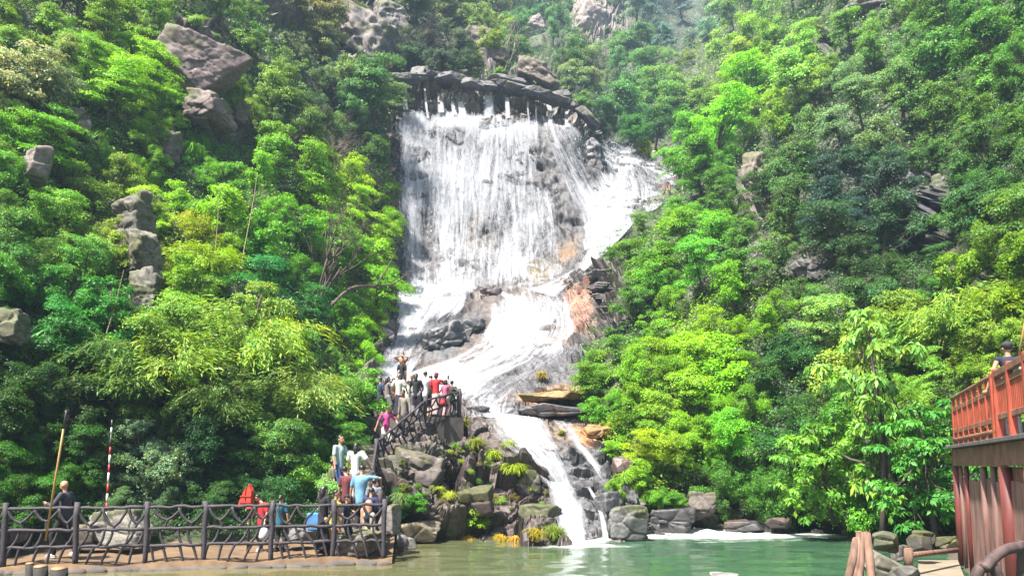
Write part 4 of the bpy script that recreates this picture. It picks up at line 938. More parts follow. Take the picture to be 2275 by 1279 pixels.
boulder(1290, 640, 46, 34, 45, (.30,.22,.16), 'brown stone at the top of the orange slab', 52)
for i, (x, y, w, h, t) in enumerate([(1325,612,60,26,(.22,.19,.18)),(1338,640,70,22,(.19,.16,.16)),(1332,664,64,20,(.21,.18,.17)),(1345,688,70,24,(.17,.14,.14)),(1338,712,60,22,(.19,.16,.15)),(1350,738,50,22,(.20,.18,.17))]):
    boulder(x, y, w, h, 43-i*.75, t, f'{["topmost","second","third","fourth","fifth","lowest"][i]} dark slab in the layered stack beside orange slab', 60+i, name='layered_rock', strata=2, facets=9)
# big facets on the brown rock below the platform
for i, (x, y, w, h, D, t, lb) in enumerate([
 (925,1040,150,110,24.1,(.20,.165,.15),'smooth grey-brown face below the handrail'),(1010,1020,90,80,24.6,(.21,.165,.15),'brown block right of the smooth face'),
 (1100,1060,110,90,24.2,(.17,.125,.125),'purplish block in the middle of brown rock'),(1175,1075,64,70,24.6,(.19,.17,.17),'grey shelf left of the lower cascade'),
 (890,1120,80,90,22.2,(.17,.13,.12),'dark block near the stone pillar'),(980,1130,110,80,22.3,(.20,.15,.12),'reddish block over the yellow grass'),
 (1060,1110,90,80,22.8,(.15,.105,.10),'dark red block in the lower middle of brown rock'),(1130,1140,90,80,22.5,(.17,.125,.12),'brown block above the waterline grass'),
 (1200,1150,80,90,22.9,(.15,.135,.13),'dark block beside the last fall'),(930,1180,90,50,21.6,(.27,.22,.15),'tan stone at the waterline, left'),
 (1010,1190,80,40,21.6,(.25,.215,.18),'grey tan stone at the waterline, middle')]):
    boulder(x, y, w*1.1, h*1.0, D+.45, t, lb, 80+i, facets=9, sub=5, rough=.05, lump=.7) if i in (0, 3, 6, 8, 9) else None
# lip of the fall: smooth lumpy ledge that overhangs dark slots
LEDGE = [(866,178),(905,174),(960,172),(1010,181),(1060,189),(1110,192),(1160,199),(1205,211),(1245,226),(1285,243),(1318,272)]
M_LEDGE2 = mat_rock('rim_rock', True, wet=.3); M_LEDGE = mat_rock('ledge_stone', False, (.085,.08,.09), wet=.25, scale=.7)
def ledge(name, label, pts, th, dep, D, seed):
    nu, nv = 260, 30; C = catmull(pts, np.linspace(0, 1, nu)); P0 = np.array([at(x, y, D) for x, y in C]); u = np.arange(nu)/nu*len(pts)
    nz = lambda f, s: fbm(np.stack([u*f, u*0, u*0+s], -1), 3, seed+s)
    T = th*(1+.55*nz(1.3, 1)+.25*nz(5, 2))/28; Dp = dep*(1+.45*nz(1.7, 3)); up = .2*nz(1.1, 4)
    a = np.linspace(0, 2*np.pi, nv, endpoint=False); ca, sa = np.cos(a), np.sin(a); ca = np.sign(ca)*np.abs(ca)**.6; sa = np.sign(sa)*np.abs(sa)**.7
    V = P0[:, None, :]+np.stack([np.zeros((nu, nv)), ca[None]*Dp[:, None], sa[None]*T[:, None]/2+up[:, None]], -1)
    tap = np.clip(np.minimum(np.arange(nu), nu-1-np.arange(nu))/10, .05, 1)[:, None, None]; V = P0[:, None, :]+(V-P0[:, None, :])*tap
    q_ = V.reshape(-1, 3); r_, o_, e_ = cells(q_*np.array([.5, .5, .8]), seed); off = ((r_[:, 0]-.5)*.16+((r_-.5)*o_).sum(-1)*.22-.10*np.exp(-(e_/.06)**2)+.22*fbm(q_*.9, 3, seed))
    cen_ = np.repeat(P0, nv, 0); d_ = norm(q_-cen_); q_ = q_+d_*off[:, None]*np.repeat(tap.reshape(-1, 1), nv, 0)
    i = np.arange(nu*nv).reshape(nu, nv); j = np.roll(i, -1, 1); F_ = np.stack([i[:-1], j[:-1], j[1:], i[1:]], -1).reshape(-1, 4)
    o = obj(name, mesh_np(name, q_, F_, M_LEDGE, True)); tag(o, label, 'rock', 'rock ledges along the lip'); return o
rr = random.Random(21); k = 0; u = 0.0
while u < 1.0:
    x, y = catmull(LEDGE, np.array([u]))[0]; x2, y2 = catmull(LEDGE, np.array([min(1, u+.02)]))[0]; sl_ = math.atan2(y2-y, x2-x+.001)
    wd = rr.uniform(60, 105); hh = rr.uniform(15, 25); k += 1
    boulder(x, y+rr.uniform(-3, 3), wd, hh, 58.2+rr.uniform(-.2, .3), (.17,.16,.175), f'{NUMW[k-1]} dark rim rock of the waterfall lip, counted from the left', 500+k, mat=M_LEDGE2, name='rim_rock', deep=.5+rr.uniform(0, .2), rot=sl_, facets=14, lump=.8, rough=.09, flat_top=.8)
    u += .074
for i, (x, y, w, h, lb) in enumerate([(945,160,70,26,'rounded grey hump above the left of lip'),(1010,168,80,20,'low grey hump above the lip, left of centre'),(1120,182,90,20,'flat grey layer above the rim, right of centre'),(1240,212,70,22,'grey hump above the right end of lip')]):
    boulder(x, y, w, h, 59.2, (.22,.205,.215), lb, 540+i, mat=M_LEDGE2, name='rim_hump', deep=.5, facets=10, lump=.4, rough=.1)
# ------------------------------------------------------------------ lower path and stairs
M_SOIL = simple('path_soil', (.11,.068,.036), .95, 3, .3, .4)
M_STONE = simple('cut_stone', (.20,.17,.14), .9, 4, .35, .6)
def yfb(px): return 1259-22*(px/852)
def fpos(px, z=.12): return at_z(px, yfb(px), z)
def path_mesh():
    v = []; nx, ny = 140, 14
    for j in range(ny):
        for i in range(nx):
            px = -250+1125*i/(nx-1); a = fpos(px)+Vector((0, -.25, 0)); bk = Vector((a.x*1.25, a.y+5.0, .3)); p = a.lerp(bk, j/(ny-1))
            h = .04*math.sin(p.x*2.1+p.y)+.03*math.sin(p.x*5.3-p.y*3); v.append((p.x, p.y, p.z+h))
    for i in range(nx): p = v[i]; v.append((p[0], p[1]-.06-.05*math.sin(i*1.7), -.4))
    f = [(j*nx+i, j*nx+i+1, (j+1)*nx+i+1, (j+1)*nx+i) for j in range(ny-1) for i in range(nx-1)]
    o = nx*ny; f += [(o+i, o+i+1, i+1, i) for i in range(nx-1)]
    return mesh_np('path', v, f, M_SOIL, True)
tag(obj('path', path_mesh()), kind='structure')
M_STEP = simple('step_stone', (.075,.062,.055), .92, 3, .35, .6); rr = random.Random(3); e = MB(); R3 = lambda a: Matrix.Rotation(a, 3, 'Z')
for i in range(46):
    px = -120+i*21.5+rr.uniform(-8, 8); p = fpos(px)+Vector((0, -.28, -.13+rr.uniform(-.03, .02))); w = rr.uniform(.14, .4)
    e.ball(p, (w, .12, rr.uniform(.07, .12)), 9, 6, R3(rr.uniform(-.3, .3)))
tag(obj('stone_edging', e.mesh('stone_edging', M_STEP)), 'row of rough stones edging the path at the waterline', 'edging')
# steps up to the platform
WAY = [at(812, 1200, 18.4), at(800, 1186, 19.0), at(782, 1118, 20.0), at(775, 1098, 20.6), at(800, 1060, 22.6), at(850, 1008, 25.2), at(893, 972, 26.4), at(925, 945, 27.2), at(940, 926, 27.9)]
st = thing('stone_steps', 'rough stone steps climbing from the path to the viewing platform', 'steps', WAY[0])
M_STEP = simple('step_stone', (.075,.062,.055), .92, 3, .35, .6)
seg = [(b-a).length for a, b in zip(WAY, WAY[1:])]; tot = sum(seg); N_ = 24
def way(t):
    d = t*tot
    for a, b, s in zip(WAY, WAY[1:], seg):
        if d <= s: return a.lerp(b, d/s), (b-a)
        d -= s
    return WAY[-1], WAY[-1]-WAY[-2]
for i in range(N_):
    p, dr = way(i/(N_-1)); a = math.atan2(dr.y, dr.x); m = MB(); m.box((0, 0, -.28), (.52, 1.0+.1*math.sin(i*2.3), .56), R3(a+.06*math.sin(i*1.7)), .05)
    o = obj('step', m.mesh('step', M_STEP), st); o.location = p-WAY[0]
pl = MB(); PZ = at(940, 926, 27.9).z
cs = [at(800, 940, 27.6), at(930, 940, 27.3), at(1030, 930, 28.2), at(1015, 900, 30.0), at(805, 900, 30.2)]
top = [Vector((c.x, c.y, PZ)) for c in cs]; bot = [Vector((c.x, c.y, PZ-1.1)) for c in cs]; n = len(top)
pl.add(top+bot, [tuple(range(n)), tuple(range(2*n-1, n-1, -1))]+[(i, (i+1) % n, n+(i+1) % n, n+i)[::-1] for i in range(n)])
tag(obj('viewing_platform', pl.mesh('viewing_platform', M_STEP)), 'flat stone viewing platform crowded with visitors beside the falls', 'platform')
# ------------------------------------------------------------------ rustic branch fences
M_BR = simple('painted_branch', (.034,.028,.034), .75, 22, .45, .5)
def rustic(name, label, posts, hts, rails, seed, panel=True, rpost=.06, rrail=.038):
    """posts: base points; hts: post heights; rails: fractions of the post height"""
    rr = random.Random(seed); t = thing(name, label, 'fence', posts[0]); O = posts[0]
    for p, h in zip(posts, hts):
        m = MB(); k = 6; pts = [p-O+Vector((rr.uniform(-.015, .015), rr.uniform(-.015, .015), -.15+(h+.2)*i/(k-1))) for i in range(k)]
        m.tube(pts, [rpost*rr.uniform(.88, 1.12) for _ in pts], 9, wob=.08, seed=seed); obj('post', m.mesh('post', M_BR), t)
    for a, b, ha, hb in zip(posts, posts[1:], hts, hts[1:]):
        L = (b-a).length
        def P(u, v): # u along, v fraction of height
            return a.lerp(b, u)-O+Vector((0, 0, v*(ha+(hb-ha)*u)))
        for v in rails:
            m = MB(); k = 9; pts = [P(i/(k-1), v)+Vector((0, rr.uniform(-.01, .01), rr.uniform(-.022, .022) if 0 < i < k-1 else 0)) for i in range(k)]
            m.tube(pts, [rrail*rr.uniform(.85, 1.15) for _ in pts], 8, wob=.08, seed=seed); obj('rail', m.mesh('rail', M_BR), t)
        if not panel: continue
        def br(pts, r=.033):
            m = MB(); P3 = catmull([tuple(q) for q in pts], np.linspace(0, 1, 9)); m.tube([tuple(q) for q in P3], [r*(1.15-.35*i/8) for i in range(9)], 7, wob=.08, seed=rr.randrange(99))
            obj('branch', m.mesh('branch', M_BR), t)
        r = sorted(rails, reverse=True); nb = max(2, int(round(L/.5)))
        if len(r) >= 3:
            for k in range(nb):      # drooping loops under the top rail
                u0 = (k+rr.uniform(0, .25))/nb; u1 = min(1, (k+1.05+rr.uniform(0, .2))/nb); um = (u0+u1)/2
                lo = r[1]+(r[0]-r[1])*rr.uniform(.12, .4)
                br([P(u0, r[0]), P(u0*.7+um*.3, (r[0]+lo)/2-.02), P(um, lo), P(um*.3+u1*.7, (r[0]+lo)/2+.02), P(u1, r[0])])
                br([P(um, lo), P(um+rr.uniform(-.05, .05), r[1])], .028)
            s = rr.choice([-1, 1])
            for k in range(nb+2):    # leaning sticks between middle and low rail, forked at the foot
                u0 = (k+rr.uniform(.1, .6))/(nb+2); u1 = min(1, max(0, u0+s*rr.uniform(.08, .16)))
                br([P(u0, r[2]), P((u0+u1)/2+.015*s, (r[1]+r[2])/2-.02), P(u1, r[1])], .030)
            for k in range(nb+2):
                u0 = (k+rr.uniform(.1, .6))/(nb+2); u1 = min(1, max(0, u0-s*rr.uniform(.05, .13)))
                br([P(u0, r[2]), P((u0+u1)/2, r[2]*.5+.02), P(u1, 0.0)], .030)
        else:
            for k in range(nb):
                u0 = (k+.1)/nb; u1 = (k+.9)/nb
                if k % 2: u0, u1 = u1, u0
                br([P(u0, r[0]), P((u0+u1)/2, (r[0]+r[-1])/2+.03), P(u1, r[-1])], .030)
    return t
PX = [-150, 5, 165, 322, 452, 602, 740, 852]
rustic('branch_fence', 'long dark branch-work fence along the path at the water', [fpos(x) for x in PX], [1.3]*len(PX), [.94, .58, .30], 5)
STP = [fpos(852), at(843, 1196, 18.7), at(826, 1128, 20.6), at(836, 1052, 23.2), at(850, 1040, 24.2), at(944, 966, 27.0), at(1021, 929, 28.4)]
rustic('stair_handrail', 'dark branch handrail beside the stone steps up to the platform', STP[1:], [1.15, 1.1, 1.05, 1.07, 1.32, 1.1], [.95, .62, .2], 8, rpost=.07)
BP = [Vector((at(x, 900, d).x, d, PZ+.25)) for x, d in ((806,30.0),(850,30.0),(896,29.9),(945,29.8),(992,29.4))]+[at(1018, 929, 28.6)]
rustic('platform_fence', 'branch fence along the far edge of the viewing platform', BP, [1.35, 1.35, 1.35, 1.35, 1.25, 1.1], [.95, .5], 9)
# stones behind the lower fence
boulder(265, 1178, 150, 100, 18.3, (.30,.28,.24), 'big pale flat-sided rock behind the fence', 401, facets=9, sub=5, rough=.03, deep=.5)
boulder(185, 1190, 70, 70, 18.0, (.27,.22,.18), 'tan stone left of the pale flat-sided rock', 402, facets=9)
boulder(30, 1190, 60, 50, 17.5, (.24,.22,.2), 'grey stone behind the left end of the fence', 403)
boulder(680, 1185, 90, 50, 18.6, (.24,.22,.22), 'grey stone on the path behind the teal shirted woman', 404)
boulder(790, 1200, 120, 60, 18.1, (.30,.26,.22), 'light stone at the foot of the steps', 405, facets=9)
boulder(870, 1150, 46, 80, 18.3, (.27,.24,.23), 'upright stone pillar at the right end of the fence', 406, facets=9, deep=1)
boulder(905, 1205, 50, 36, 19.6, (.28,.26,.23), 'pale stone in the water right of the fence', 407)
boulder(740, 1090, 70, 90, 21.8, (.16,.13,.13), 'dark rock beside the lower steps', 408)
boulder(898, 885, 70, 70, 31.4, (.20,.18,.17), 'flat-topped rock where the man with raised arms stands', 409, flat_top=.7)
o = boulder(803, 888, 22, 60, 28.5, (.05,.05,.055), 'black post-like stone at the left end of the platform', 410, name='black_stone', facets=8)
# ------------------------------------------------------------------ poles, life jacket, logs
M_BAMB = simple('pole_bamboo', (.30,.18,.055), .5, 30, .2, .1); M_RED = simple('pole_red', (.30,.012,.012), .5, 30, .1, 0); M_WHI = simple('pole_white', (.45,.45,.44), .5, 30, .1, 0); M_BLK = simple('pole_black', (.03,.03,.035), .5, 30, .1, 0)
def pole(name, label, a, b, r, bands):
    m = MB(); cut = []; n = len(bands)
    me = None; O = a
    for i, (mt, l0, l1) in enumerate(bands):
        s = a.lerp(b, l0)-O; e_ = a.lerp(b, l1)-O; m.tube([s, s.lerp(e_, .5), e_], r*(1-.25*l1), 9); cut.append(len(m.f))
    me = m.mesh(name, None); mats = []
    for mt, _, _ in bands:
        if mt not in mats: mats.append(mt); me.materials.append(mt)
    st_ = 0
    for (mt, _, _), c in zip(bands, cut):
        for k in range(st_, c): me.polygons[k].material_index = mats.index(mt)
        st_ = c
    o = obj(name, me); o.location = O; tag(o, label, 'pole'); return o
pole('bamboo_pole', 'long yellow bamboo pole held upright by the bald man', at(101, 1200, 15.95), at(148, 911, 15.4), .028, [(M_BAMB, 0, .86), (M_BLK, .86, 1)])
bd = [(M_WHI, .0, .07), (M_RED, .07, .16), (M_WHI, .16, .25), (M_RED, .25, .35), (M_WHI, .35, .46), (M_RED, .46, .54), (M_WHI, .54, .64), (M_RED, .64, .72), (M_BLK, .72, .85), (M_WHI, .85, .92), (M_BLK, .92, 1)]
pole('striped_pole', 'thin red and white banded pole leaning behind the fence', at(235, 1152, 17.6), at(249, 932, 17.9), .026, bd)
M_LJ = simple('life_jacket', (.50,.04,.018), .7, 14, .15, .3)
lj = thing('life_jacket', 'bright red-orange life jacket hanging on a post behind the fence', 'life jacket', at(547, 1124, 18.4))
def panel(pts, th, mat, name):
    m = MB(); n = len(pts); m.add([(x, -th/2, z) for x, z in pts]+[(x, th/2, z) for x, z in pts], [tuple(range(n-1, -1, -1)), tuple(range(n, 2*n))]+[(i, (i+1) % n, n+(i+1) % n, n+i) for i in range(n)])
    me = m.mesh(name, mat); return me
obj('back_panel', panel([(-.16,.0),(.15,-.03),(.15,.40),(.07,.54),(-.03,.42),(-.09,.25)], .08, M_LJ, 'back_panel'), lj, (0, .05, 0))
obj('front_panel', panel([(-.18,.03),(-.01,.02),(-.01,.40),(.03,.50),(-.06,.36),(-.10,.22),(-.13,.18)], .08, M_LJ, 'front_panel'), lj, (0, -.04, 0)); obj('front_panel', panel([(.01,.01),(.03,-.07),(.16,-.04),(.13,.1),(.14,.38),(.07,.53),(.02,.38)], .08, M_LJ, 'front_panel'), lj, (0, -.04, 0))
for z in (.1, .25): m = MB(); m.box((0, -.085, z), (.27, .02, .03)); obj('strap', m.mesh('strap', simple('strap%d' % int(z*10), (.35,.03,.02), .6)), lj)
m = MB(); m.tube([at(551, 1215, 18.5)-at(551, 1215, 18.5)+Vector((0, 0, -.1)), Vector((.01, 0, .6)), Vector((-.02, 0, 1.55))], [.04, .035, .03], 8)
o = obj('wooden_stake', m.mesh('wooden_stake', M_BARK)); o.location = at(551, 1215, 18.5); tag(o, 'brown wooden stake that holds up the life jacket', 'stake')
M_CUT = simple('cut_wood', (.26,.14,.07), .8, 18, .3, .1)
def log(name, label, pts, r, group, cat='log', parent=None, cutmat=M_CUT, bark=None, O=None):
    pts = [Vector(p) for p in pts]; O = O or pts[0]; m = MB(); m.tube([p-O for p in pts], r, 12, cap=True, wob=.07, seed=len(pts))
    me = m.mesh(name, bark or M_LOG)
    o = obj(name, me, parent); o.location = O; tag(o, label, cat, group)
    d = (pts[-1]-pts[-2]).normalized(); rr_ = r[-1] if hasattr(r, '__len__') else r; c = MB(); c.tube([pts[-1]-O+d*.002, pts[-1]-O+d*.014], rr_*.93, 12)
    obj('cut_end', c.mesh('cut_end', cutmat), o); return o
M_LOG = simple('log_bark', (.15,.085,.06), .85, 11, .5, .6, stretch=(1, 1, .25)); M_DKLOG = simple('dark_log', (.02,.017,.016), .8, 12, .3, .4)
for i, (x, y, r, lb) in enumerate([(66,1252,.045,'left'),(90,1258,.075,'middle'),(131,1263,.088,'right')]):
    a = at(x, y, 8.6); log('wooden_pile', f'{lb} one of three dark piles with pale cut tops at the bottom left', [a+Vector((0, .12, -1.6)), a+Vector((0, .04, -.3)), a], r, 'three wooden piles', 'pile', bark=M_DKLOG)
for i, (x0, x1, y1, r, lb) in enumerate([(1903,1880,1310,.055,'leftmost leaning log of the bundle at the water'),(1909,1896,1320,.042,'second log from left in the leaning bundle'),(1914,1907,1320,.046,'third log from left in the leaning bundle'),(1924,1938,1315,.058,'rightmost leaning log of the bundle at the water')]):
    log('leaning_log', lb, [at(x1, y1, 10.4-i*.08), at((x0+x1)/2+2, (1182+y1)/2, 10.5), at(x0, 1184+(14 if i == 0 else -2)*(1 if i < 2 else .3), 10.6)], r, 'leaning logs')
boulder(1965, 1205, 60, 50, 13.5, (.15,.16,.09), 'mossy boulder just behind the log bundle', 421)
boulder(1965, 1268, 90, 90, 11.6, (.22,.20,.155), 'large pale slanting slab right of the log bundle', 422, facets=8, rot=.4)
boulder(2010, 1275, 60, 40, 11.2, (.18,.165,.15), 'grey stone in front of the slanting slab', 423)
boulder(2045, 1200, 60, 50, 15.5, (.12,.11,.09), 'grey boulder in the shade behind the log rail', 424)
boulder(2000, 1225, 50, 40, 14.5, (.22,.2,.18), 'dark stone between log bundle and log rail', 425)
boulder(2105, 1205, 50, 40, 16.5, (.16,.13,.085), 'yellowish stone beside the red deck post', 426)
boulder(1613, 1279, 70, 16, 14.5, (.3,.29,.28), 'pale stone breaking the water at the bottom edge', 427)
log('log_rail', 'rough brown log rail beside the stone path', [at(2022, 1232, 13.8), at(2060, 1228, 14.3), at(2126, 1221, 15.2)], .05, None, 'rail')
o = log('log_post', 'short square-topped log post holding the log rail', [at(2019, 1262, 13.8), at(2018, 1218, 13.8)], .075, None, 'post')
# bank and stone path at right
M_SLAB = simple('path_slab', (.17,.14,.10), .9, 2.2, .25, .35)
p = MB(); z = .26; q4 = [(2040, 1243), (2128, 1243), (2150, 1300), (2040, 1340)]
tp = [at_z(x, y, z) for x, y in q4]; p.add(tp+[v-Vector((0, 0, .5)) for v in tp], [(3,2,1,0), (4,5,6,7), (0,1,5,4), (1,2,6,5), (2,3,7,6), (3,0,4,7)])
tag(obj('stone_path', p.mesh('stone_path', M_SLAB)), kind='structure')
bank = MB(); nb = 40; bv = []; rr = random.Random(8)
for j in range(24):
    for i in range(nb):
        x = 5.2+i*.25; y = 8.0+j*.5; lim = 7.2+(y-10)*.42
        zz = min(.25, max(-.8, (x-lim)*.55)) + rr.uniform(-.05, .05); bv.append((x, y, zz))
tag(obj('bank', mesh_np('bank', bv, [(j*nb+i, j*nb+i+1, (j+1)*nb+i+1, (j+1)*nb+i) for j in range(23) for i in range(nb-1)], simple('bank_soil', (.06,.05,.035), .95, 3, .4, .6), False)), kind='structure')
# ------------------------------------------------------------------ red timber deck
M_RW = simple('red_paint', (.27,.048,.024), .55, 9, .35, .25, stretch=(1, 1, .4)); M_RW2 = simple('worn_red_brown', (.18,.08,.05), .7, 6, .5, .4, stretch=(1, 1, .5)); M_DR = simple('dark_red', (.11,.022,.018), .6, 7, .35, .3, stretch=(1, 1, .25))
M_BOARD = simple('purple_board', (.21,.105,.085), .85, 4, .55, .5, stretch=(1, 1, .35)); M_FAS = simple('fascia', (.20,.085,.062), .75, 4, .45, .4)
M_PST = simple('pale_post', (.16,.085,.07), .75, 6, .4, .4, stretch=(1, 1, .2))
M_FLOOR = simple('deck_edge', (.10,.085,.09), .8, 8, .3, .3)
E0 = at(2117, 990, 17.3); E1 = Vector((2.68+.44*8.2, 8.2, E0.z)); ZD = E0.z; ED = (E1-E0); EL = ED.length; eu = ED.normalized(); en = Vector((-eu.y, eu.x, 0))   # en points under the deck
if en.x < 0: en = -en
ang = math.atan2(eu.y, eu.x); RA = Matrix.Rotation(ang, 3, 'Z')
dk = thing('timber_deck', 'raised red timber deck with boarded base at the right edge', 'deck', (E0.x, E0.y, 0))
OD = Vector((E0.x, E0.y, 0))
def dbox(name, s0, s1, off, z0, z1, th, mat, bev=.008, parent=dk):
    m = MB(); c = E0+eu*((s0+s1)/2)+en*off; m.box(Vector((c.x, c.y, (z0+z1)/2))-OD, (abs(s1-s0), th, z1-z0), RA, bev); return obj(name, m.mesh(name, mat), parent)
dbox('floor', -.15, EL, 2.0, ZD-.07, ZD, 4.3, M_FLOOR)
dbox('fascia', -.08, 5.6, .02, ZD-.46, ZD-.08, .10, M_FAS); dbox('fascia', 5.62, EL, .0, ZD-.44, ZD-.075, .13, M_FAS)
dbox('beam', 5.0, EL, .16, ZD-.78, ZD-.47, .16, M_FAS)
for s, w, mt in [(.12, .17, M_DR), (.75, .08, M_PST), (1.55, .10, M_DR), (3.6, .12, M_PST), (4.6, .11, M_PST), (5.75, .24, M_DR), (7.4, .2, M_DR)]:
    m = MB(); c = E0+eu*s+en*.03; m.tube([Vector((c.x, c.y, -.3))-OD, Vector((c.x, c.y, 1.2))-OD, Vector((c.x, c.y, ZD-.465))-OD], w/2, 12, wob=.03); obj('post', m.mesh('post', mt), dk)
sb = .16
rr = random.Random(5)
while sb < 7.2:
    w = rr.uniform(.85, 1.2) if sb < 5 else 1.2; dbox('wall_board', sb, sb+w-.012, .07+rr.uniform(-.008, .008), -.1, ZD-.46-rr.uniform(.22, .30), .04, M_BOARD); sb += w
dbox('back_wall', .2, 7.4, 2.2, -.1, ZD-.1, .05, M_BLK)
rl = thing('deck_railing', 'red railing of upright slats along the raised deck edge', 'railing', (E0.x, E0.y, 0))
sp_ = [.05, .78, 1.5, 2.2, 2.9, 3.6, 4.3, 4.95, 5.45]
for i, s in enumerate(sp_):
    big = i >= 7; dbox('post', s-(.05 if big else .035), s+(.05 if big else .035), .05, ZD+.0, ZD+(1.10 if not big else 1.15), .10 if big else .075, M_RW, .01, rl)
for a, b in zip(sp_, sp_[1:]):
    a += .036; b -= .036
    dbox('rail', a, b, .05, ZD+.78, ZD+.88, .05, M_RW2, .01, rl); dbox('rail', a, b, .05, ZD+.28, ZD+.38, .05, M_RW2, .01, rl)
    k = max(3, int((b-a)/.115))
    for j in range(k):
        u = a+(j+.5)*(b-a)/k; dbox('slat', u-.036, u+.036, .05, ZD+.375, ZD+.785, .022, M_RW, .004, rl)
for zz, r in ((1.10, .045), (.14, .045)):
    m = MB(); q0 = E0+eu*(-.06)+en*.05-OD; q1 = E0+eu*(5.0)+en*.05-OD; k = 9; m.tube([q0.lerp(q1, i/(k-1))+Vector((0, 0, zz)) for i in range(k)], r, 10, wob=.05); obj('round_rail', m.mesh('round_rail', M_RW2), rl)
for a, b in ((5.55, 6.5), (6.6, 7.6), (7.7, 8.6)):
    dbox('rail', a, b, .0, ZD+1.0, ZD+1.11, .1, M_RW2, .01, rl); dbox('rail', a, b, .0, ZD+.84, ZD+.94, .05, M_RW2, .01, rl); dbox('rail', a, b, .0, ZD+.3, ZD+.4, .05, M_RW2, .01, rl); dbox('post', a-.06, a+.06, .0, ZD, ZD+1.15, .11, M_RW, .012, rl)
    k = 8
    for j in range(k): u = a+.06+(j+.5)*(b-a-.06)/k; dbox('slat', u-.036, u+.036, .0, ZD+.395, ZD+.845, .022, M_RW, .004, rl)
# curved branch handrail in the foreground
M_PBR = simple('purple_branch', (.06,.036,.034), .75, 12, .45, .5)
hr = thing('curved_handrail', 'thick curved branch handrail in the bottom right corner', 'handrail', at(2200, 1320, 7.6)); OH = at(2200, 1320, 7.6)
def crv(name, P, r):
    P3 = catmull([tuple(at(*q)-OH) for q in P], np.linspace(0, 1, 22)); m = MB(); m.tube([tuple(q) for q in P3], r, 12, wob=.06, seed=3); obj(name, m.mesh(name, M_PBR), hr)
crv('arched_rail', [(2168,1330,7.5),(2170,1275,7.5),(2188,1256,7.5),(2212,1268,7.5),(2232,1330,7.5)], .055)
crv('upper_rail', [(2186,1262,7.45),(2205,1240,7.5),(2235,1220,7.6),(2268,1214,7.7)], .055); crv('post', [(2268,1200,7.75),(2268,1260,7.75),(2266,1360,7.75)], .04)
# ------------------------------------------------------------------ far things round the head of the falls
rf = thing('red_railing', 'tiny red railing of the walkway above the falls', 'railing', at(1380, 335, 86)); OR = at(1380, 335, 86)
P_ = [at(1352, 300, 88), at(1378, 312, 87), at(1400, 330, 85), at(1420, 338, 84)]
for a, b in zip(P_, P_[1:]):
    for dz in (.1, .6, 1.1): m = MB(); m.tube([a-OR+Vector((0, 0, dz)), b-OR+Vector((0, 0, dz))], .07, 6); obj('rail', m.mesh('rail', M_RW), rl if False else rf)
    for k in range(4): c = a.lerp(b, k/4); m = MB(); m.tube([c-OR, c-OR+Vector((0, 0, 1.3))], .09, 6); obj('post', m.mesh('post', M_RW), rf)
fd = thing('small_landing', 'small weathered landing with red posts at the head of the side chute', 'landing', at(1482, 442, 56)); OF = at(1482, 442, 56)
M_WOODG = simple('grey_plank', (.20,.17,.15), .85, 6, .3, .3)
for k in range(3): m = MB(); m.box((0, -.3, -.05-.22*k), (1.25-.1*k, 1.0, .12)); obj('plank', m.mesh('plank', M_WOODG), fd)
for x in (-.28, .12): m = MB(); m.tube([(x, -.4, -.1), (x, -.4, .98)], .09, 8); obj('post', m.mesh('post', M_DR), fd)
m = MB(); m.tube([(1.15, -.3, -.1), (1.15, -.3, 1.2)], .06, 8); obj('post', m.mesh('post', M_WOODG), fd)
for z in (.78, .4): m = MB(); m.tube([(.12, -.4, z), (1.15, -.3, z+.02)], .018, 5); obj('wire', m.mesh('wire', M_WOODG), fd)
m = MB(); m.box((0, 0, 0), (.75, .8, .85), None, .08); m.box((-1.9, .3, .35), (3.0, .5, .14), None, .03); o = obj('weir_block', m.mesh('weir_block', simple('weir', (.13,.125,.125), .7, 3, .4, .5))); o.location = at(1415, 468, 53.2); tag(o, 'dark concrete block at the end of the small weir', 'weir')
m = MB(); m.box((0, 0, 0), (.5, .4, 1.1), None, .04); m.box((-.45, -.1, -.3), (.35, .35, .45), None, .04); o = obj('rusty_block', m.mesh('rusty_block', simple('rust', (.15,.07,.05), .8, 6, .4, .5))); o.location = at(1305, 635, 44); tag(o, 'rust coloured upright block at the top of the orange slab', 'block')
# leafless branch reaching over the water, and thin canes
def cane(label, P, r, mat, nm='dry_cane', group='dry canes on the left slope'):
    P3 = catmull([tuple(at(*q)-at(*P[0])) for q in P], np.linspace(0, 1, 14)); m = MB(); m.tube([tuple(q) for q in P3], [r*(1-.7*i/13) for i in range(14)], 6); o = obj(nm, m.mesh(nm, mat)); o.location = at(*P[0]); tag(o, label, 'cane' if nm == 'dry_cane' else 'branch', group); return o
M_CANE = simple('cane', (.2,.15,.07), .7, 9, .2, .1)
cane('long pale cane slanting up the slope left of the dead tree', [(520,670,27),(545,540,28),(562,450,29),(572,385,30)], .022, M_CANE)
cane('shorter tan cane leaning left of the rock rib foot', [(235,745,21.5),(255,680,21.7),(275,600,22)], .02, M_CANE); cane('thin upright cane right of the rock rib', [(478,560,27.5),(484,480,28),(487,410,28.5)], .015, M_CANE)
db = thing('dead_branch', 'long leafless branch stretching right over the white water', 'branch', at(740, 675, 33)); OB = at(740, 675, 33)
def dbr(P, r):
    P3 = catmull([tuple(at(*q)-OB) for q in P], np.linspace(0, 1, 14)); m = MB(); m.tube([tuple(q) for q in P3], [r*(1-.8*i/13) for i in range(14)], 6); obj('limb', m.mesh('limb', M_BARK), db)
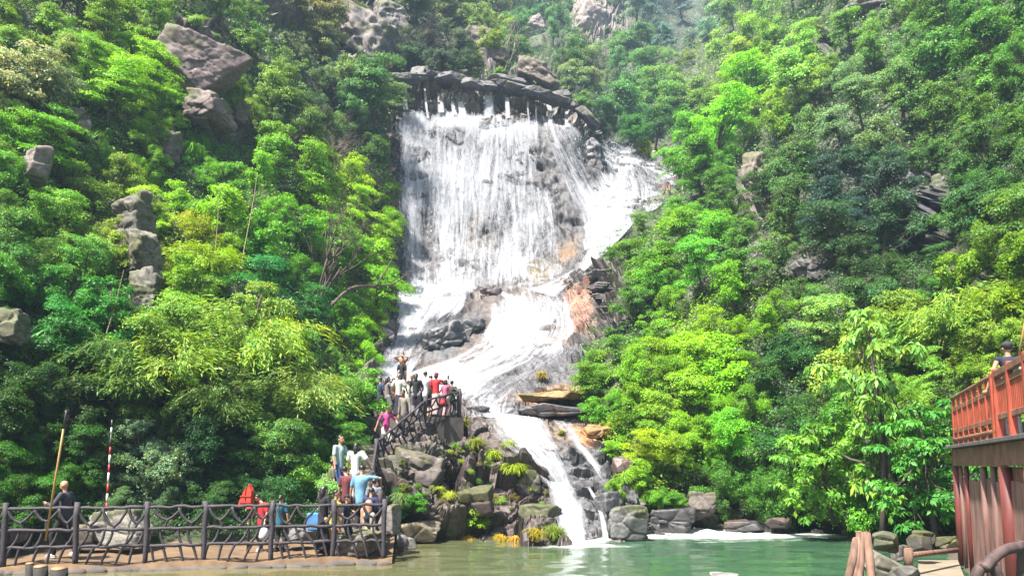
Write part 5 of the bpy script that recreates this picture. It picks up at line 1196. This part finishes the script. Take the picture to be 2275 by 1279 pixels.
dbr([(735,680,33),(780,640,34),(835,635,35.5),(875,630,36.5),(905,605,37)], .09); dbr([(835,635,35.5),(860,595,36),(883,550,36.5)], .05); dbr([(890,620,36.7),(915,600,37.2),(930,560,37.6)], .03); dbr([(870,632,36.5),(900,655,37),(945,660,37.5)], .025); dbr([(905,605,37),(930,600,37.4),(955,585,37.8)], .02)
# ------------------------------------------------------------------ people
M_SKIN = simple('skin', (.38,.20,.125), .55, 20, .08, .05); M_TAN = simple('tan_skin', (.27,.125,.065), .5, 20, .08, .05)
M_HAIR = simple('black_hair', (.012,.010,.010), .45, 60, .3, .3); M_GHAIR = simple('grey_hair', (.12,.11,.11), .6, 60, .3, .3); M_EYE = simple('eye_dark', (.015,.01,.01), .3, 5, 0, 0); M_LIP = simple('lip', (.30,.09,.07), .5, 5, 0, 0)
_cm_ = {}
def cloth(c, pat=None):
    k = tuple(c)
    if k not in _cm_: _cm_[k] = simple('cloth_%02d' % len(_cm_), [x*.62 for x in c], .85, 7, .3, .8, stretch=(1.6, 1.6, .7))
    return _cm_[k]
def ik(a, t, l1, l2, pole):
    a = Vector(a); t = Vector(t); d = t-a; L = d.length
    if L > (l1+l2)*.995: d = d.normalized()*(l1+l2)*.995; t = a+d; L = d.length
    L = max(L, abs(l1-l2)+.01); x = (l1*l1-l2*l2+L*L)/(2*L); h = math.sqrt(max(0, l1*l1-x*x)); u = d.normalized(); p = Vector(pole); p = (p-u*p.dot(u)); p = p.normalized() if p.length > 1e-5 else u.orthogonal().normalized()
    return a+u*x+p*h, t
def remesh(name, mb, vox, mat, smooth=4):
    me = mb.mesh(name+'_src', None); o = bpy.data.objects.new('tmp', me); COL.objects.link(o)
    m = o.modifiers.new('r', 'REMESH'); m.mode = 'VOXEL'; m.voxel_size = vox; m.use_smooth_shade = True
    if smooth: s = o.modifiers.new('s', 'SMOOTH'); s.factor = .5; s.iterations = smooth
    dg = bpy.context.evaluated_depsgraph_get(); r = bpy.data.meshes.new_from_object(o.evaluated_get(dg)); r.name = name
    r.materials.clear(); r.materials.append(mat); bpy.data.objects.remove(o); bpy.data.meshes.remove(me); return r
def limb(m, pts, rad, n=10):
    m.tube(pts, rad, n)
    for p, r in zip(pts, rad): m.ball(p, r, 10, 7)
def person(px, fy, D, H, face, label, top, sleeve, bottom, bcol, hair='short', hmat=None, skin=None, hands=None, feet=None, hip=.52, lean=(0, 0), head=(0, 0), shoe=(.03,.03,.03), cap=None, pos=None, fat=1.0, poles=None):
    """face: heading in degrees (0 = towards camera, -90 = to the left of the picture); hands/feet in body heights, x = person's left"""
    skin = skin or M_SKIN; hmat = hmat or M_HAIR; p0 = pos if pos is not None else at(px, fy, D)
    t = thing('person', label, 'person', p0, math.radians(face)); S_ = H; V = lambda x, y, z: Vector((x, y, z))*S_
    lx, ly = lean; hz = hip; hipc = (0, ly*-.25, hz); shz = hz+.30*math.cos(min(1.2, abs(ly)*1.1)); chx = lx*.28; chy = -abs(ly)*.30 if ly > 0 else -ly*.3
    SH = [V(s*.105+chx, chy, shz) for s in (1, -1)]; HP = [V(s*.052+hipc[0], hipc[1], hz-.02) for s in (1, -1)]
    hands = hands or [(.15, -.03, shz-.36), (-.15, -.03, shz-.36)]; feet = feet or [(.06, 0, .0), (-.06, .0, .0)]
    poles = poles or [(.6, .8, -.3), (-.6, .8, -.3)]
    neck = V(chx, chy-.01, shz+.035); hc = V(chx+head[0]*.3, chy-.02-head[1]*.06, shz+.115-abs(head[1])*.015)
    b = MB(); tp = MB(); bt = MB(); R = S_
    # head with jaw, nose, ears
    yaw = Matrix.Rotation(head[0], 3, 'Z') @ Matrix.Rotation(head[1], 3, 'X')
    hd = lambda x, y, z: hc + yaw @ (Vector((x, y, z))*R)
    b.ball(hd(0, .004, .012), (.043*R, .052*R, .054*R), 16, 12, yaw); b.ball(hd(0, -.016, -.022), (.032*R, .033*R, .036*R), 12, 9, yaw); b.ball(hd(0, -.056, -.008), (.007*R, .011*R, .013*R), 8, 6, yaw)
    for s in (1, -1): b.ball(hd(s*.044, .004, -.004), (.006*R, .011*R, .017*R), 8, 6, yaw)
    limb(b, [neck-V(0, 0, .03), hd(0, .008, -.03)], [.028*R, .026*R])
    b.ball(V(chx, chy, shz-.04), (.085*R*fat, .052*R, .07*R), 12, 8); limb(b, [V(chx*.8, chy*.8, shz-.07), V(*hipc)], [.068*R, .066*R])
    rA = (.026*R, .021*R, .0145*R); rL = (.047*R*fat, .034*R, .021*R); SL = {}
    for i, s in enumerate((1, -1)):
        el, wr = ik(SH[i], V(*hands[i]), .175*R, .15*R, poles[i]); limb(b, [SH[i], el], rA[:2]); limb(b, [el, wr], rA[1:])
        d = (wr-el).normalized(); side = d.cross(Vector((0, 1, 0))); side = side.normalized() if side.length > .1 else Vector((1, 0, 0)); nrm = d.cross(side)
        b.ball(wr+d*.026*R, (.022*R, .022*R, .011*R) if False else (.017*R, .017*R, .017*R), 9, 6)
        for k in range(4):       # four fingers, slightly curled, and a thumb from the side of the palm
            o_ = side*(k-1.5)*.0115*R; base = wr+d*.038*R+o_; Lf = (.036, .041, .039, .031)[k]*R; k1 = base+d*Lf*.55+nrm*.004*R; k2 = k1+d*Lf*.42+nrm*.013*R
            b.tube([base, k1, k2], [.0058*R, .0053*R, .0045*R], 7)
        b.tube([wr+d*.012*R+side*s*.010*R, wr+d*.028*R+side*s*.030*R+nrm*.006*R, wr+d*.048*R+side*s*.034*R+nrm*.012*R], [.0068*R, .006*R, .005*R], 7)
        kn, an = ik(HP[i], V(feet[i][0], feet[i][1], feet[i][2]+.042), .245*R, .245*R, (s*.12, -1, .1)); limb(b, [HP[i], kn], rL[:2]); limb(b, [kn, an], rL[1:])
        b.ball(an+V(0, -.035, -.024), (.024*R, .062*R, .020*R), 10, 7)
        SL[i] = (el, wr, kn, an)
        sh = MB(); sh.ball(an+V(0, -.035, -.022), (.029*R, .072*R, .024*R), 12, 8); sh.box(an+V(0, -.035, -.038), (.052*R, .135*R, .012*R)); obj('shoe', sh.mesh('shoe', cloth(shoe)), t)
    obj('body', remesh('body', b, .0078*R, skin, 2), t)
    # garments follow the same joints with a little ease
    e = .010*R
    tp.ball(V(chx, chy, shz-.035), (.098*R*fat, .060*R, .072*R), 14, 9); hem = hz-.045
    limb(tp, [V(chx, chy, shz-.06), V((chx+hipc[0])/2, (chy+hipc[1])/2, (shz+hz)/2-.02), V(hipc[0], hipc[1], hem)], [.076*R*fat, .073*R*fat, .076*R*fat], 14)
    for i, s in enumerate((1, -1)):
        el, wr, kn, an = SL[i]; limb(tp, [V(chx, chy, shz-.02), SH[i]], [.04*R, .036*R])
        if sleeve == 'short': limb(tp, [SH[i], SH[i].lerp(el, .72)], [.036*R, .034*R])
        elif sleeve == 'long': limb(tp, [SH[i], el], [.037*R, .032*R]); limb(tp, [el, el.lerp(wr, .86)], [.032*R, .026*R])
        elif sleeve == 'puff': limb(tp, [SH[i], SH[i].lerp(el, .6)], [.048*R, .052*R])
    obj('shirt', remesh('shirt', tp, .013*R, cloth(top), 5), t)
    bm_ = cloth(bcol); nm = {'trousers': 'trousers', 'shorts': 'shorts', 'loose': 'trousers'}.get(bottom, 'skirt')
    bt.ball(V(*hipc), (.084*R*fat, .066*R*fat, .055*R), 14, 9)
    if bottom in ('trousers', 'shorts', 'loose'):
        w = 1.35 if bottom == 'loose' else 1.0
        for i in (0, 1):
            el, wr, kn, an = SL[i]
            if bottom == 'shorts': limb(bt, [HP[i], HP[i].lerp(kn, .85)], [.061*R*fat, .058*R])
            else: limb(bt, [HP[i], kn], [.060*R*fat*w**.5, .045*R*w]); limb(bt, [kn, an+V(0, 0, .012)], [.045*R*w, .033*R*w])
    else:
        z1 = {'skirt': .27, 'longskirt': .05, 'dress': .06}[bottom]; k = 7; c = Vector(hipc)
        P_ = [V(c.x, c.y, hz+.03-(hz+.03-z1)*i/(k-1)) for i in range(k)]; bt.tube(P_, [(.070+.055*(i/(k-1))**.8*(1 if z1 < .2 else .6))*R for i in range(k)], 18, wob=.07, seed=int(px))
    obj(nm, remesh(nm, bt, .014*R, bm_, 4), t)
    f = MB()
    for s in (1, -1): f.ball(hd(s*.018, -.046, .010), (.0052*R, .004*R, .0036*R), 8, 6, yaw); f.box(hd(s*.018, -.0465, .021), (.016*R, .005*R, .003*R), yaw)
    obj('eyes', f.mesh('eyes', M_EYE), t); f = MB(); f.ball(hd(0, -.048, -.030), (.012*R, .004*R, .0035*R), 8, 5, yaw); obj('mouth', f.mesh('mouth', M_LIP), t)
    h = MB()
    if hair != 'bald':
        h.ball(hd(0, .012, .022), (.048*R, .054*R, .052*R), 16, 12, yaw)
        if hair == 'long':
            bk = [hd(0, .038, .01), hd(0, .052, -.05), hd(0, .056, -.12)]; h.tube(bk, [.044*R, .046*R, .034*R], 12)
            for p_, r_ in zip(bk, (.044, .046, .034)): h.ball(p_, r_*R, 10, 7)
        if hair == 'bun': h.ball(hd(0, .055, .0), .028*R, 12, 8)
        if hair == 'bob': h.ball(hd(0, .025, -.02), (.052*R, .046*R, .05*R), 12, 9, yaw)
        me = remesh('hair', h, .010*R, hmat, 2)
        # cut the hair free of the face
        co = np.array([v.co[:] for v in me.vertices]); Y = np.array(yaw); lc = (co-np.array(hc)) @ Y/R
        mk = (lc[:, 1] < -.018) & (lc[:, 2] < .040); lc[mk, 1] = -.018+.0*lc[mk, 1]; me.vertices.foreach_set('co', (lc*R @ Y.T+np.array(hc)).astype(np.float32).ravel()); me.update()
        obj('hair', me, t)
    if cap:
        c_ = MB(); c_.ball(hd(0, .008, .034), (.052*R, .059*R, .042*R), 16, 10, yaw)
        if cap[0] == 'cap': c_.ball(hd(0, -.062, .030), (.036*R, .036*R, .006*R), 12, 6, yaw)
        else: c_.ball(hd(0, .0, .028), (.10*R, .11*R, .008*R), 18, 6, yaw)
        obj('hat' if cap[0] != 'cap' else 'cap', c_.mesh('cap', cloth(cap[1])), t)
    return t, SL, p0
def wpt(t, v): return Matrix.Translation(t.location) @ Matrix.Rotation(t.rotation_euler.z, 4, 'Z') @ Vector(v)
BLK = (.014,.014,.018); NAVY = (.018,.022,.06)
person(144, 1236, 16.9, 1.70, -90, 'bald elderly person in dark jacket walking left with a long pole', (.045,.045,.065), 'long', 'trousers', BLK, 'bald', hands=[(.10, -.22, .70), (-.17, .02, .47)], feet=[(.05, -.12, 0), (-.05, .13, .02)], shoe=(.6, .6, .62), lean=(0, .12), head=(0, .18))
person(581, 1221, 18.5, 1.36, -25, 'person in bright red polo shirt looking down beside the life jacket', (.55,.02,.03), 'short', 'trousers', BLK, 'short', hands=[(.14, -.10, .50), (-.22, -.10, .50)], feet=[(.05, -.07, 0), (-.06, .06, 0)], shoe=(.7, .7, .7), head=(-.3, .5), fat=1.2)
person(620, 1222, 18.3, 1.34, 172, 'person in teal blouse with tied black hair, back turned', (.01,.13,.20), 'short', 'trousers', BLK, 'bun', hands=[(.13, -.12, .52), (-.15, -.03, .48)])
person(716, 1229, 17.7, 1.58, 140, 'person with long black hair and long black dress by the fence', BLK, 'long', 'dress', BLK, 'long', hands=[(.13, -.12, .50), (-.14, -.14, .55)])
person(742, 1226, 18.3, 1.50, 95, 'person in yellow top reaching right behind the black dress', (.62,.48,.05), 'long', 'dress', (.48,.42,.07), 'short', hands=[(.06, -.24, .60), (-.08, -.30, .66)])
person(767, 1219, 17.9, 1.28, 78, 'child in black cap and navy shirt facing right', NAVY, 'short', 'trousers', (.015,.02,.03), 'short', shoe=(.25,.25,.27), cap=('cap', BLK), hands=[(.13, -.10, .46), (-.15, -.02, .47)])
person(786, 1205, 18.75, 1.55, 120, 'person in wide brown hat and tan shirt bending over', (.36,.25,.15), 'long', 'trousers', (.34,.27,.2), 'short', hip=.36, lean=(0, .7), feet=[(.08, -.08, 0), (-.08, .08, 0)], hands=[(.12, -.32, .36), (-.12, -.30, .34)], cap=('hat', (.28,.17,.09)), head=(0, .4))
person(808, 1200, 18.3, 1.55, 160, 'person in navy jacket stooping with hand on head by the corner', (.02,.025,.09), 'long', 'trousers', (.4,.35,.28), 'short', hip=.40, lean=(0, .6), feet=[(.08, -.08, 0), (-.08, .08, 0)], hands=[(-.02, -.30, .72), (-.16, -.3, .38)], head=(0, .3), poles=[(1, 0, .2), (-.6, .8, -.3)])
person(800, 1186, 19.0, 1.74, 178, 'person in light blue polo, back turned, one hand on the handrail', (.17,.38,.55), 'short', 'trousers', BLK, 'short', hands=[(.17, -.05, .50), (-.26, -.16, .70)], fat=1.2, head=(0, .35), poles=[(.6, .8, -.3), (-1, .2, .4)])
person(789, 1117, 20.0, 1.62, 170, 'person with long dark hair in loose white blouse on the steps', (.75,.74,.74), 'puff', 'trousers', (.5,.48,.46), 'long', hands=[(.17, -.10, .50), (-.20, -.14, .58)])
person(752, 1108, 20.5, 1.74, 60, 'person in pale patterned shirt and blue jeans half behind leaves', (.42,.56,.56), 'short', 'trousers', (.03,.08,.22), 'short', hands=[(.14, -.16, .52), (-.15, -.05, .5)])
person(857, 1003, 26.0, 1.58, 25, 'person in magenta shirt and white trousers coming down the steps', (.62,.06,.27), 'short', 'trousers', (.66,.62,.55), 'short', hands=[(.24, -.16, .60), (-.26, .02, .44)], feet=[(.06, -.10, 0), (-.06, .08, .06)], head=(.1, .3), cap=('cap', (.05,.04,.05)))
person(899, 972, 26.6, 1.72, -30, 'person in open grey jacket over dark shirt on the steps', (.24,.21,.18), 'long', 'trousers', BLK, 'short', hmat=M_HAIR, skin=M_TAN, hands=[(.20, -.08, .46), (-.14, -.04, .46)], feet=[(.06, -.12, 0), (-.06, .08, .05)], head=(0, .4), lean=(0, .1), shoe=(.7, .7, .7))
PF = lambda px, D: Vector((at(px, 925, D).x, D, PZ))
a1 = person(829, 0, 28.3, 1.74, -80, 'person in black, hand at the face, at the platform left end', BLK, 'short', 'trousers', BLK, 'short', pos=PF(829, 28.3), hands=[(.10, -.20, .80), (-.08, -.16, .76)], head=(0, .3))
person(860, 0, 28.3, 1.58, 120, 'person with long dark hair in grey top and grey shorts', (.24,.20,.21), 'short', 'shorts', (.24,.25,.27), 'long', pos=PF(860, 28.3), hands=[(.14, -.18, .62), (-.12, -.22, .64)])
person(885, 0, 28.0, 1.66, 165, 'person in cream blouse and very long dark skirt', (.66,.63,.57), 'puff', 'longskirt', (.015,.016,.035), 'bun', pos=PF(885, 28.0), hands=[(.14, -.16, .60), (-.14, -.16, .58)], hmat=M_GHAIR)
rk = at(893, 873, 30.9)
person(892, 0, 30.4, 1.34, 5, 'child in black shirt with white print standing above the platform rail', BLK, 'short', 'trousers', BLK, 'short', pos=Vector((at(892, 871, 30.4).x, 30.4, rk.z)), skin=M_TAN, head=(0, .1))
person(893, 0, 31.0, 1.74, -8, 'bare-armed tanned person with both hands raised to the face', (.38,.18,.09), 'none', 'trousers', (.04,.04,.05), 'short', pos=Vector((rk.x, 31.0, rk.z)), skin=M_TAN, hands=[(.03, -.12, .90), (-.03, -.12, .90)], poles=[(1, -.2, -.3), (-1, -.2, -.3)], head=(0, .15))
person(905, 0, 28.7, 1.50, 178, 'person in pale mint shirt half hidden behind the grey jacket', (.60,.70,.62), 'short', 'shorts', (.2,.2,.22), 'short', pos=PF(905, 28.7), hmat=M_GHAIR)
person(916, 0, 29.0, 1.76, -40, 'grey-haired person behind the one with very long black hair', (.30,.26,.22), 'short', 'trousers', (.05,.05,.07), 'short', hmat=M_GHAIR, pos=PF(916, 29.0), skin=M_TAN)
person(923, 0, 27.9, 1.66, 180, 'person with very long black hair, black top and loose grey trousers', BLK, 'short', 'loose', (.22,.19,.24), 'long', pos=PF(923, 27.9), hands=[(.15, -.12, .52), (-.17, -.1, .5)])
person(944, 0, 28.1, 1.76, 180, 'broad person in white shirt and black shorts, back turned', (.66,.70,.76), 'short', 'shorts', BLK, 'short', pos=PF(944, 28.1), hands=[(.10, -.16, .56), (-.10, -.16, .56)], fat=1.15)
person(968, 0, 28.0, 1.70, 165, 'person in red top, red cap and pale pink skirt raising a phone', (.62,.02,.03), 'short', 'longskirt', (.52,.38,.37), 'bob', pos=PF(968, 28.0), cap=('cap', (.6,.02,.02)), hands=[(.10, -.14, .56), (-.24, -.24, .86)], poles=[(.6, .8, -.3), (-.5, 0, -1)])
person(989, 0, 27.9, 1.42, 150, 'child in pink shirt and pale trousers beside the platform rail', (.62,.13,.24), 'short', 'trousers', (.58,.36,.36), 'bob', pos=PF(989, 27.9), hands=[(.05, -.18, .66), (-.08, -.2, .64)])
person(843, 0, 29.2, 1.66, 150, 'person in dark blue shirt at the back, behind the grey shorts', (.03,.05,.12), 'short', 'trousers', BLK, 'short', pos=PF(843, 29.2))
person(873, 0, 28.9, 1.60, 200, 'person in brown top squeezed between grey top and cream blouse', (.16,.09,.06), 'short', 'trousers', (.05,.05,.06), 'bob', pos=PF(873, 28.9))
person(956, 0, 28.7, 1.68, 200, 'dark-shirted person just behind the red cap', (.03,.03,.04), 'short', 'trousers', BLK, 'short', pos=PF(956, 28.7))
person(1003, 0, 28.9, 1.50, 170, 'person in dark green at the right corner of the platform', (.03,.06,.04), 'short', 'trousers', BLK, 'short', pos=PF(1003, 28.9))
person(768, 1176, 19.3, 1.62, 160, 'person in maroon shirt on the lowest steps behind the child in cap', (.16,.03,.04), 'short', 'trousers', BLK, 'short', head=(.2, .2))
person(829, 1190, 18.75, 1.42, 200, 'person in grey striped shirt squeezed against the corner post', (.22,.24,.28), 'short', 'shorts', (.08,.08,.10), 'short')
person(735, 1150, 20.6, 1.60, 120, 'person in olive shirt in the leaves below the blue jeans', (.12,.13,.06), 'short', 'trousers', (.06,.05,.05), 'short')
Dm = 12.9; zd = E0.z
person(2241, 0, Dm, 1.72, 172, 'person in dark cap and navy vest with white sleeves on the deck', (.02,.022,.055), 'none', 'trousers', (.03,.03,.04), 'short', pos=Vector((at(2241, 800, Dm).x, Dm, zd)), cap=('cap', (.03,.03,.04)), hands=[(.20, -.05, .52), (-.22, -.22, .68)])
# things carried
def small(name, label, cat, mb, loc, mat, kids=(), rz=0):
    o = obj(name, mb.mesh(name, mat)); o.location = loc; o.rotation_euler = (0, 0, rz); tag(o, label, cat)
    for kn, kb, km in kids: obj(kn, kb.mesh(kn, km), o)
    return o
m = MB(); m.ball((0, 0, 0), (.15, .10, .23), 14, 10); m.ball((0, -.08, -.07), (.11, .05, .10), 10, 8); s = MB(); s.tube([(.05, .06, .2), (.09, .16, .1), (.07, .12, -.15)], .015, 6)
small('backpack', 'pale grey backpack worn by the person in black', 'backpack', m, at(821, 862, 28.05), cloth((.5,.52,.5)), [('strap', s, cloth((.1,.1,.1)))])
m = MB(); m.box((0, 0, 0), (.075, .012, .15), None, .004); small('smartphone', 'black phone held up over the pink shirted child', 'phone', m, at(996, 838, 27.6), M_BLK)
m = MB(); m.tube([(0, 0, .16), (.01, 0, .05), (0, 0, -.10), (.01, 0, -.17)], [.03, .09, .13, .08], 12, wob=.12); h_ = MB(); h_.tube([(0, 0, .15), (-.02, 0, .24), (.02, 0, .30)], .008, 6)
small('plastic_bag', 'white plastic bag hanging from the red shirted person', 'bag', m, at(586, 1182, 18.2), cloth((.75,.75,.78)), [('handle', h_, cloth((.7,.7,.72)))])
m = MB(); m.box((0, 0, 0), (.30, .12, .42), None, .03); h_ = MB(); h_.tube([(-.08, 0, .2), (-.06, 0, .34), (.06, 0, .34), (.08, 0, .2)], .009, 6)
small('blue_bag', 'bright blue bag left of the black dress', 'bag', m, at(696, 1158, 17.9), cloth((.08,.28,.62)), [('handle', h_, cloth((.06,.2,.5)))])
m = MB(); m.tube([(0, 0, .1), (0, 0, 0), (.02, 0, -.12)], [.05, .09, .10], 10, wob=.1); small('red_bag', 'small bright red bag below the pink shirted child', 'bag', m, at(983, 893, 27.5), cloth((.65,.02,.03)))
m = MB(); m.box((0, 0, 0), (.16, .10, .13), None, .02); small('waist_bag', 'dark waist bag on the magenta shirted person', 'bag', m, at(849, 931, 25.75), cloth((.03,.03,.05)))
pole('deck_pole', 'yellow bamboo pole beside the man on the deck', at(2259, 815, 12.7), at(2281, 690, 12.4), .02, [(M_BAMB, 0, 1)])
m = MB(); m.ball((0, 0, 0), (.12, .12, .13), 14, 10); m.box((0, 0, -.1), (.16, .16, .04)); small('white_tub', 'white round tub on the deck railing at right edge', 'tub', m, Vector((at(2272, 826, 11.0).x, 11.0, at(2272, 826, 11.0).z)), cloth((.75,.75,.72)))
# two tiny far figures above the falls
for px, c, lb in ((1443, (.8,.1,.02), 'tiny far person in orange above the falls'), (1453, (.75,.75,.75), 'tiny far person in white above the falls')):
    person(px, 356, 74, 1.2, 0, lb, c, 'long', 'trousers', c if c[1] < .5 else (.1,.1,.12), 'short')
# ------------------------------------------------------------------ air
hz_ = MB(); zt = float(GP2[..., 2].max())+6; hz_.box((0, 120, zt/2-1.5), (700, 420, zt+3)); me = hz_.mesh('haze', None); hm = bpy.data.materials.new('haze'); hm.use_nodes = True; N = hm.node_tree.nodes; L = hm.node_tree.links
N.remove(N['Principled BSDF']); pv = N.new('ShaderNodeVolumePrincipled'); pv.inputs['Color'].default_value = (.55,.76,1,1); pv.inputs['Density'].default_value = .0007; pv.inputs['Anisotropy'].default_value = .2; L.new(pv.outputs[0], N['Material Output'].inputs['Volume'])
me.materials.append(hm); hz = obj('haze', me); tag(hz, kind='stuff')
# ------------------------------------------------------------------ small plants on the rocks, then every plant's label
_bv = []
for o_ in BLD:
    Mw = Matrix.Translation(o_.location) @ o_.rotation_euler.to_matrix().to_4x4(); me = o_.data; nv_ = len(me.vertices); co = np.empty(nv_*3, np.float32); me.vertices.foreach_get('co', co)
    co = np.c_[co.reshape(-1, 3), np.ones(nv_)] @ np.array(Mw).T; fi = np.empty(len(me.loops), np.int32); me.loops.foreach_get('vertex_index', fi)
    _bv.append(BVHTree.FromPolygons(co[:, :3].tolist(), fi.reshape(-1, 3).tolist()))
_hit0 = hit
def hit(px, py):
    p, n = _hit0(px, py); d = (at(px, py, 10)-CAMP).normalized(); L = (p-CAMP).length
    for b_ in _bv:
        r = b_.ray_cast(CAMP, d)
        if r[0] is not None and r[3] < L: p, n, L = r[0], r[1], r[3]
    return p, n
for x, y, h, c in [(990,965,44,(140,180,110)),(1030,950,46,(150,180,50)),(1060,1000,60,(120,150,40)),(1095,1020,50,(150,200,40)),(1140,1050,55,(150,200,50)),(1060,1170,60,(150,210,50)),(885,1125,70,(120,170,90)),(1110,1205,40,(190,190,50)),(1150,1207,40,(210,190,70)),(1075,1215,30,(150,220,30)),(1185,1200,60,(170,180,60)),(1040,1207,36,(190,180,70)),(950,1210,26,(140,200,50)),(880,1215,30,(150,210,50)),(1205,845,46,(150,160,70)),(1330,800,50,(120,180,50)),(1230,1195,60,(110,150,50)),(1215,1140,40,(150,190,50)),(1185,1090,30,(160,200,50)),(975,1100,44,(150,190,50)),(1000,1110,40,(160,200,60)),(1250,965,26,(140,170,60)),(1130,995,36,(140,180,60)),(1000,1010,26,(140,190,60)),(1025,1030,24,(140,190,60)),(1100,870,0,(0,0,0))]:
    if h: plant('grass', x, y, h, S(*c), lean=.3)
for x, y, h, c in [(900,1150,80,(60,150,50)),(1055,1165,66,(140,210,40)),(920,1130,40,(90,180,50)),(790,960,70,(60,130,50)),(800,915,50,(80,160,50)),(1300,1010,0,(0,0,0)),(1400,1080,90,(150,200,50)),(1440,1100,80,(130,190,50)),(1370,1005,60,(140,200,40)),(1420,1050,80,(140,190,50)),(1480,1120,80,(110,170,50)),(1350,930,90,(120,190,50)),(1330,850,80,(140,190,60)),(1390,870,80,(120,190,50))]:
    if not h: continue
    if x < 1300: plant('shrub', x, y, h, S(*c), lean=.5); continue
    for q in range(4): plant(['grass', 'shrub', 'fine', 'droop'][q], x+prng.gauss(0, 22), y+prng.gauss(0, 16), h*prng.uniform(.45, .7), S(c[0]*.85, c[1], c[2]), lean=.5)
for k in range(52):
    px = prng.uniform(850, 1240); py = prng.uniform(975, 1200)
    if py < 930+(px-850)*-.1+100 and px < 960 or (px > 1120 and py < 1030): continue
    kk = prng.random(); plant('grass' if kk < .55 else ('droop' if kk < .7 else 'shrub'), px, py, prng.uniform(10, 30), S(prng.uniform(90, 140), prng.uniform(130, 190), prng.uniform(50, 80)), lean=.5)
for bx, by, bw, bh in [(440,150,200,185),(470,250,110,90),(298,485,100,140),(318,575,100,150),(322,670,110,130),(812,90,190,150),(725,35,130,100),(640,60,140,110),(22,725,90,90),(165,275,80,70),(85,370,60,100),(1310,45,110,110),(1675,385,60,120)]:
    for k in range(7 if bw > 90 else 5):
        a = prng.uniform(0, 6.28); ry = prng.uniform(.35, .62); hp = prng.uniform(.22, .5)*min(bw, 120)*(.5 if bx > 1200 else 1)
        plant(prng.choice(['shrub', 'fine', 'droop', 'grass', 'grass']), bx+math.cos(a)*bw*ry, by+math.sin(a)*bh*ry+hp*.3, hp, lean=.6, wide=1.2)
for k in range(14): plant(prng.choice(['tree', 'shrub', 'tier']), 2330+prng.uniform(0, 220), prng.uniform(100, 900), prng.uniform(110, 170))
for k in range(46):
    px, py = prng.choice([(1480, 1130), (1560, 1110), (1640, 1150), (320, 600), (300, 480), (430, 190), (800, 120), (640, 80), (700, 120), (330, 680), (160, 290), (60, 740), (860, 880)])
    plant(prng.choice(['grass', 'grass', 'shrub', 'droop']), px+prng.gauss(0, 40), py+prng.gauss(0, 25), prng.uniform(14, 36), lean=.5)
KPL = dict(tree='round-crowned tree', tier='tiered tree', shrub='leafy shrub', fine='fine-leaved shrub', bigleaf='large-leaved tree', bamboo='bamboo clump', grass='long-grass tuft', droop='hanging-grass tuft', bare='bare tree', snag='pale tree', thicket='twig tangle')
by = {}
for r in PLANTS:
    root, kind, x, y, h, c, lab = r
    if lab: root['label'] = lab; continue
    z = ZONES[int(np.argmin((_zp[:, 0]-x)**2+(_zp[:, 1]-y)**2))][2]
    cw = '' if kind in ('bare', 'snag', 'thicket') else colour_word(c)
    by.setdefault((cw, KPL[kind], z), []).append(r)
for (cw, kw, z), rr in by.items():
    rr.sort(key=lambda r: r[2]); n = len(rr)
    for i, r in enumerate(rr):
        size = 'small' if r[4] < 60 else ('medium-sized' if r[4] < 115 else 'large')
        if n == 1: t = f'{size} {cw} {kw} {z}'
        elif i == 0: t = f'leftmost of {CNT[n-1]} {cw} {kw}s {z}'
        elif i == n-1: t = f'rightmost of {CNT[n-1]} {cw} {kw}s {z}'
        else: t = f'{NUMW[i]} from left of {CNT[n-1]} {cw} {kw}s {z}'
        r[0]['label'] = ' '.join(t.split())
        if len(r[0]['label'].split()) > 16: print('LONG', r[0]['label'])
print('plants', len(PLANTS))
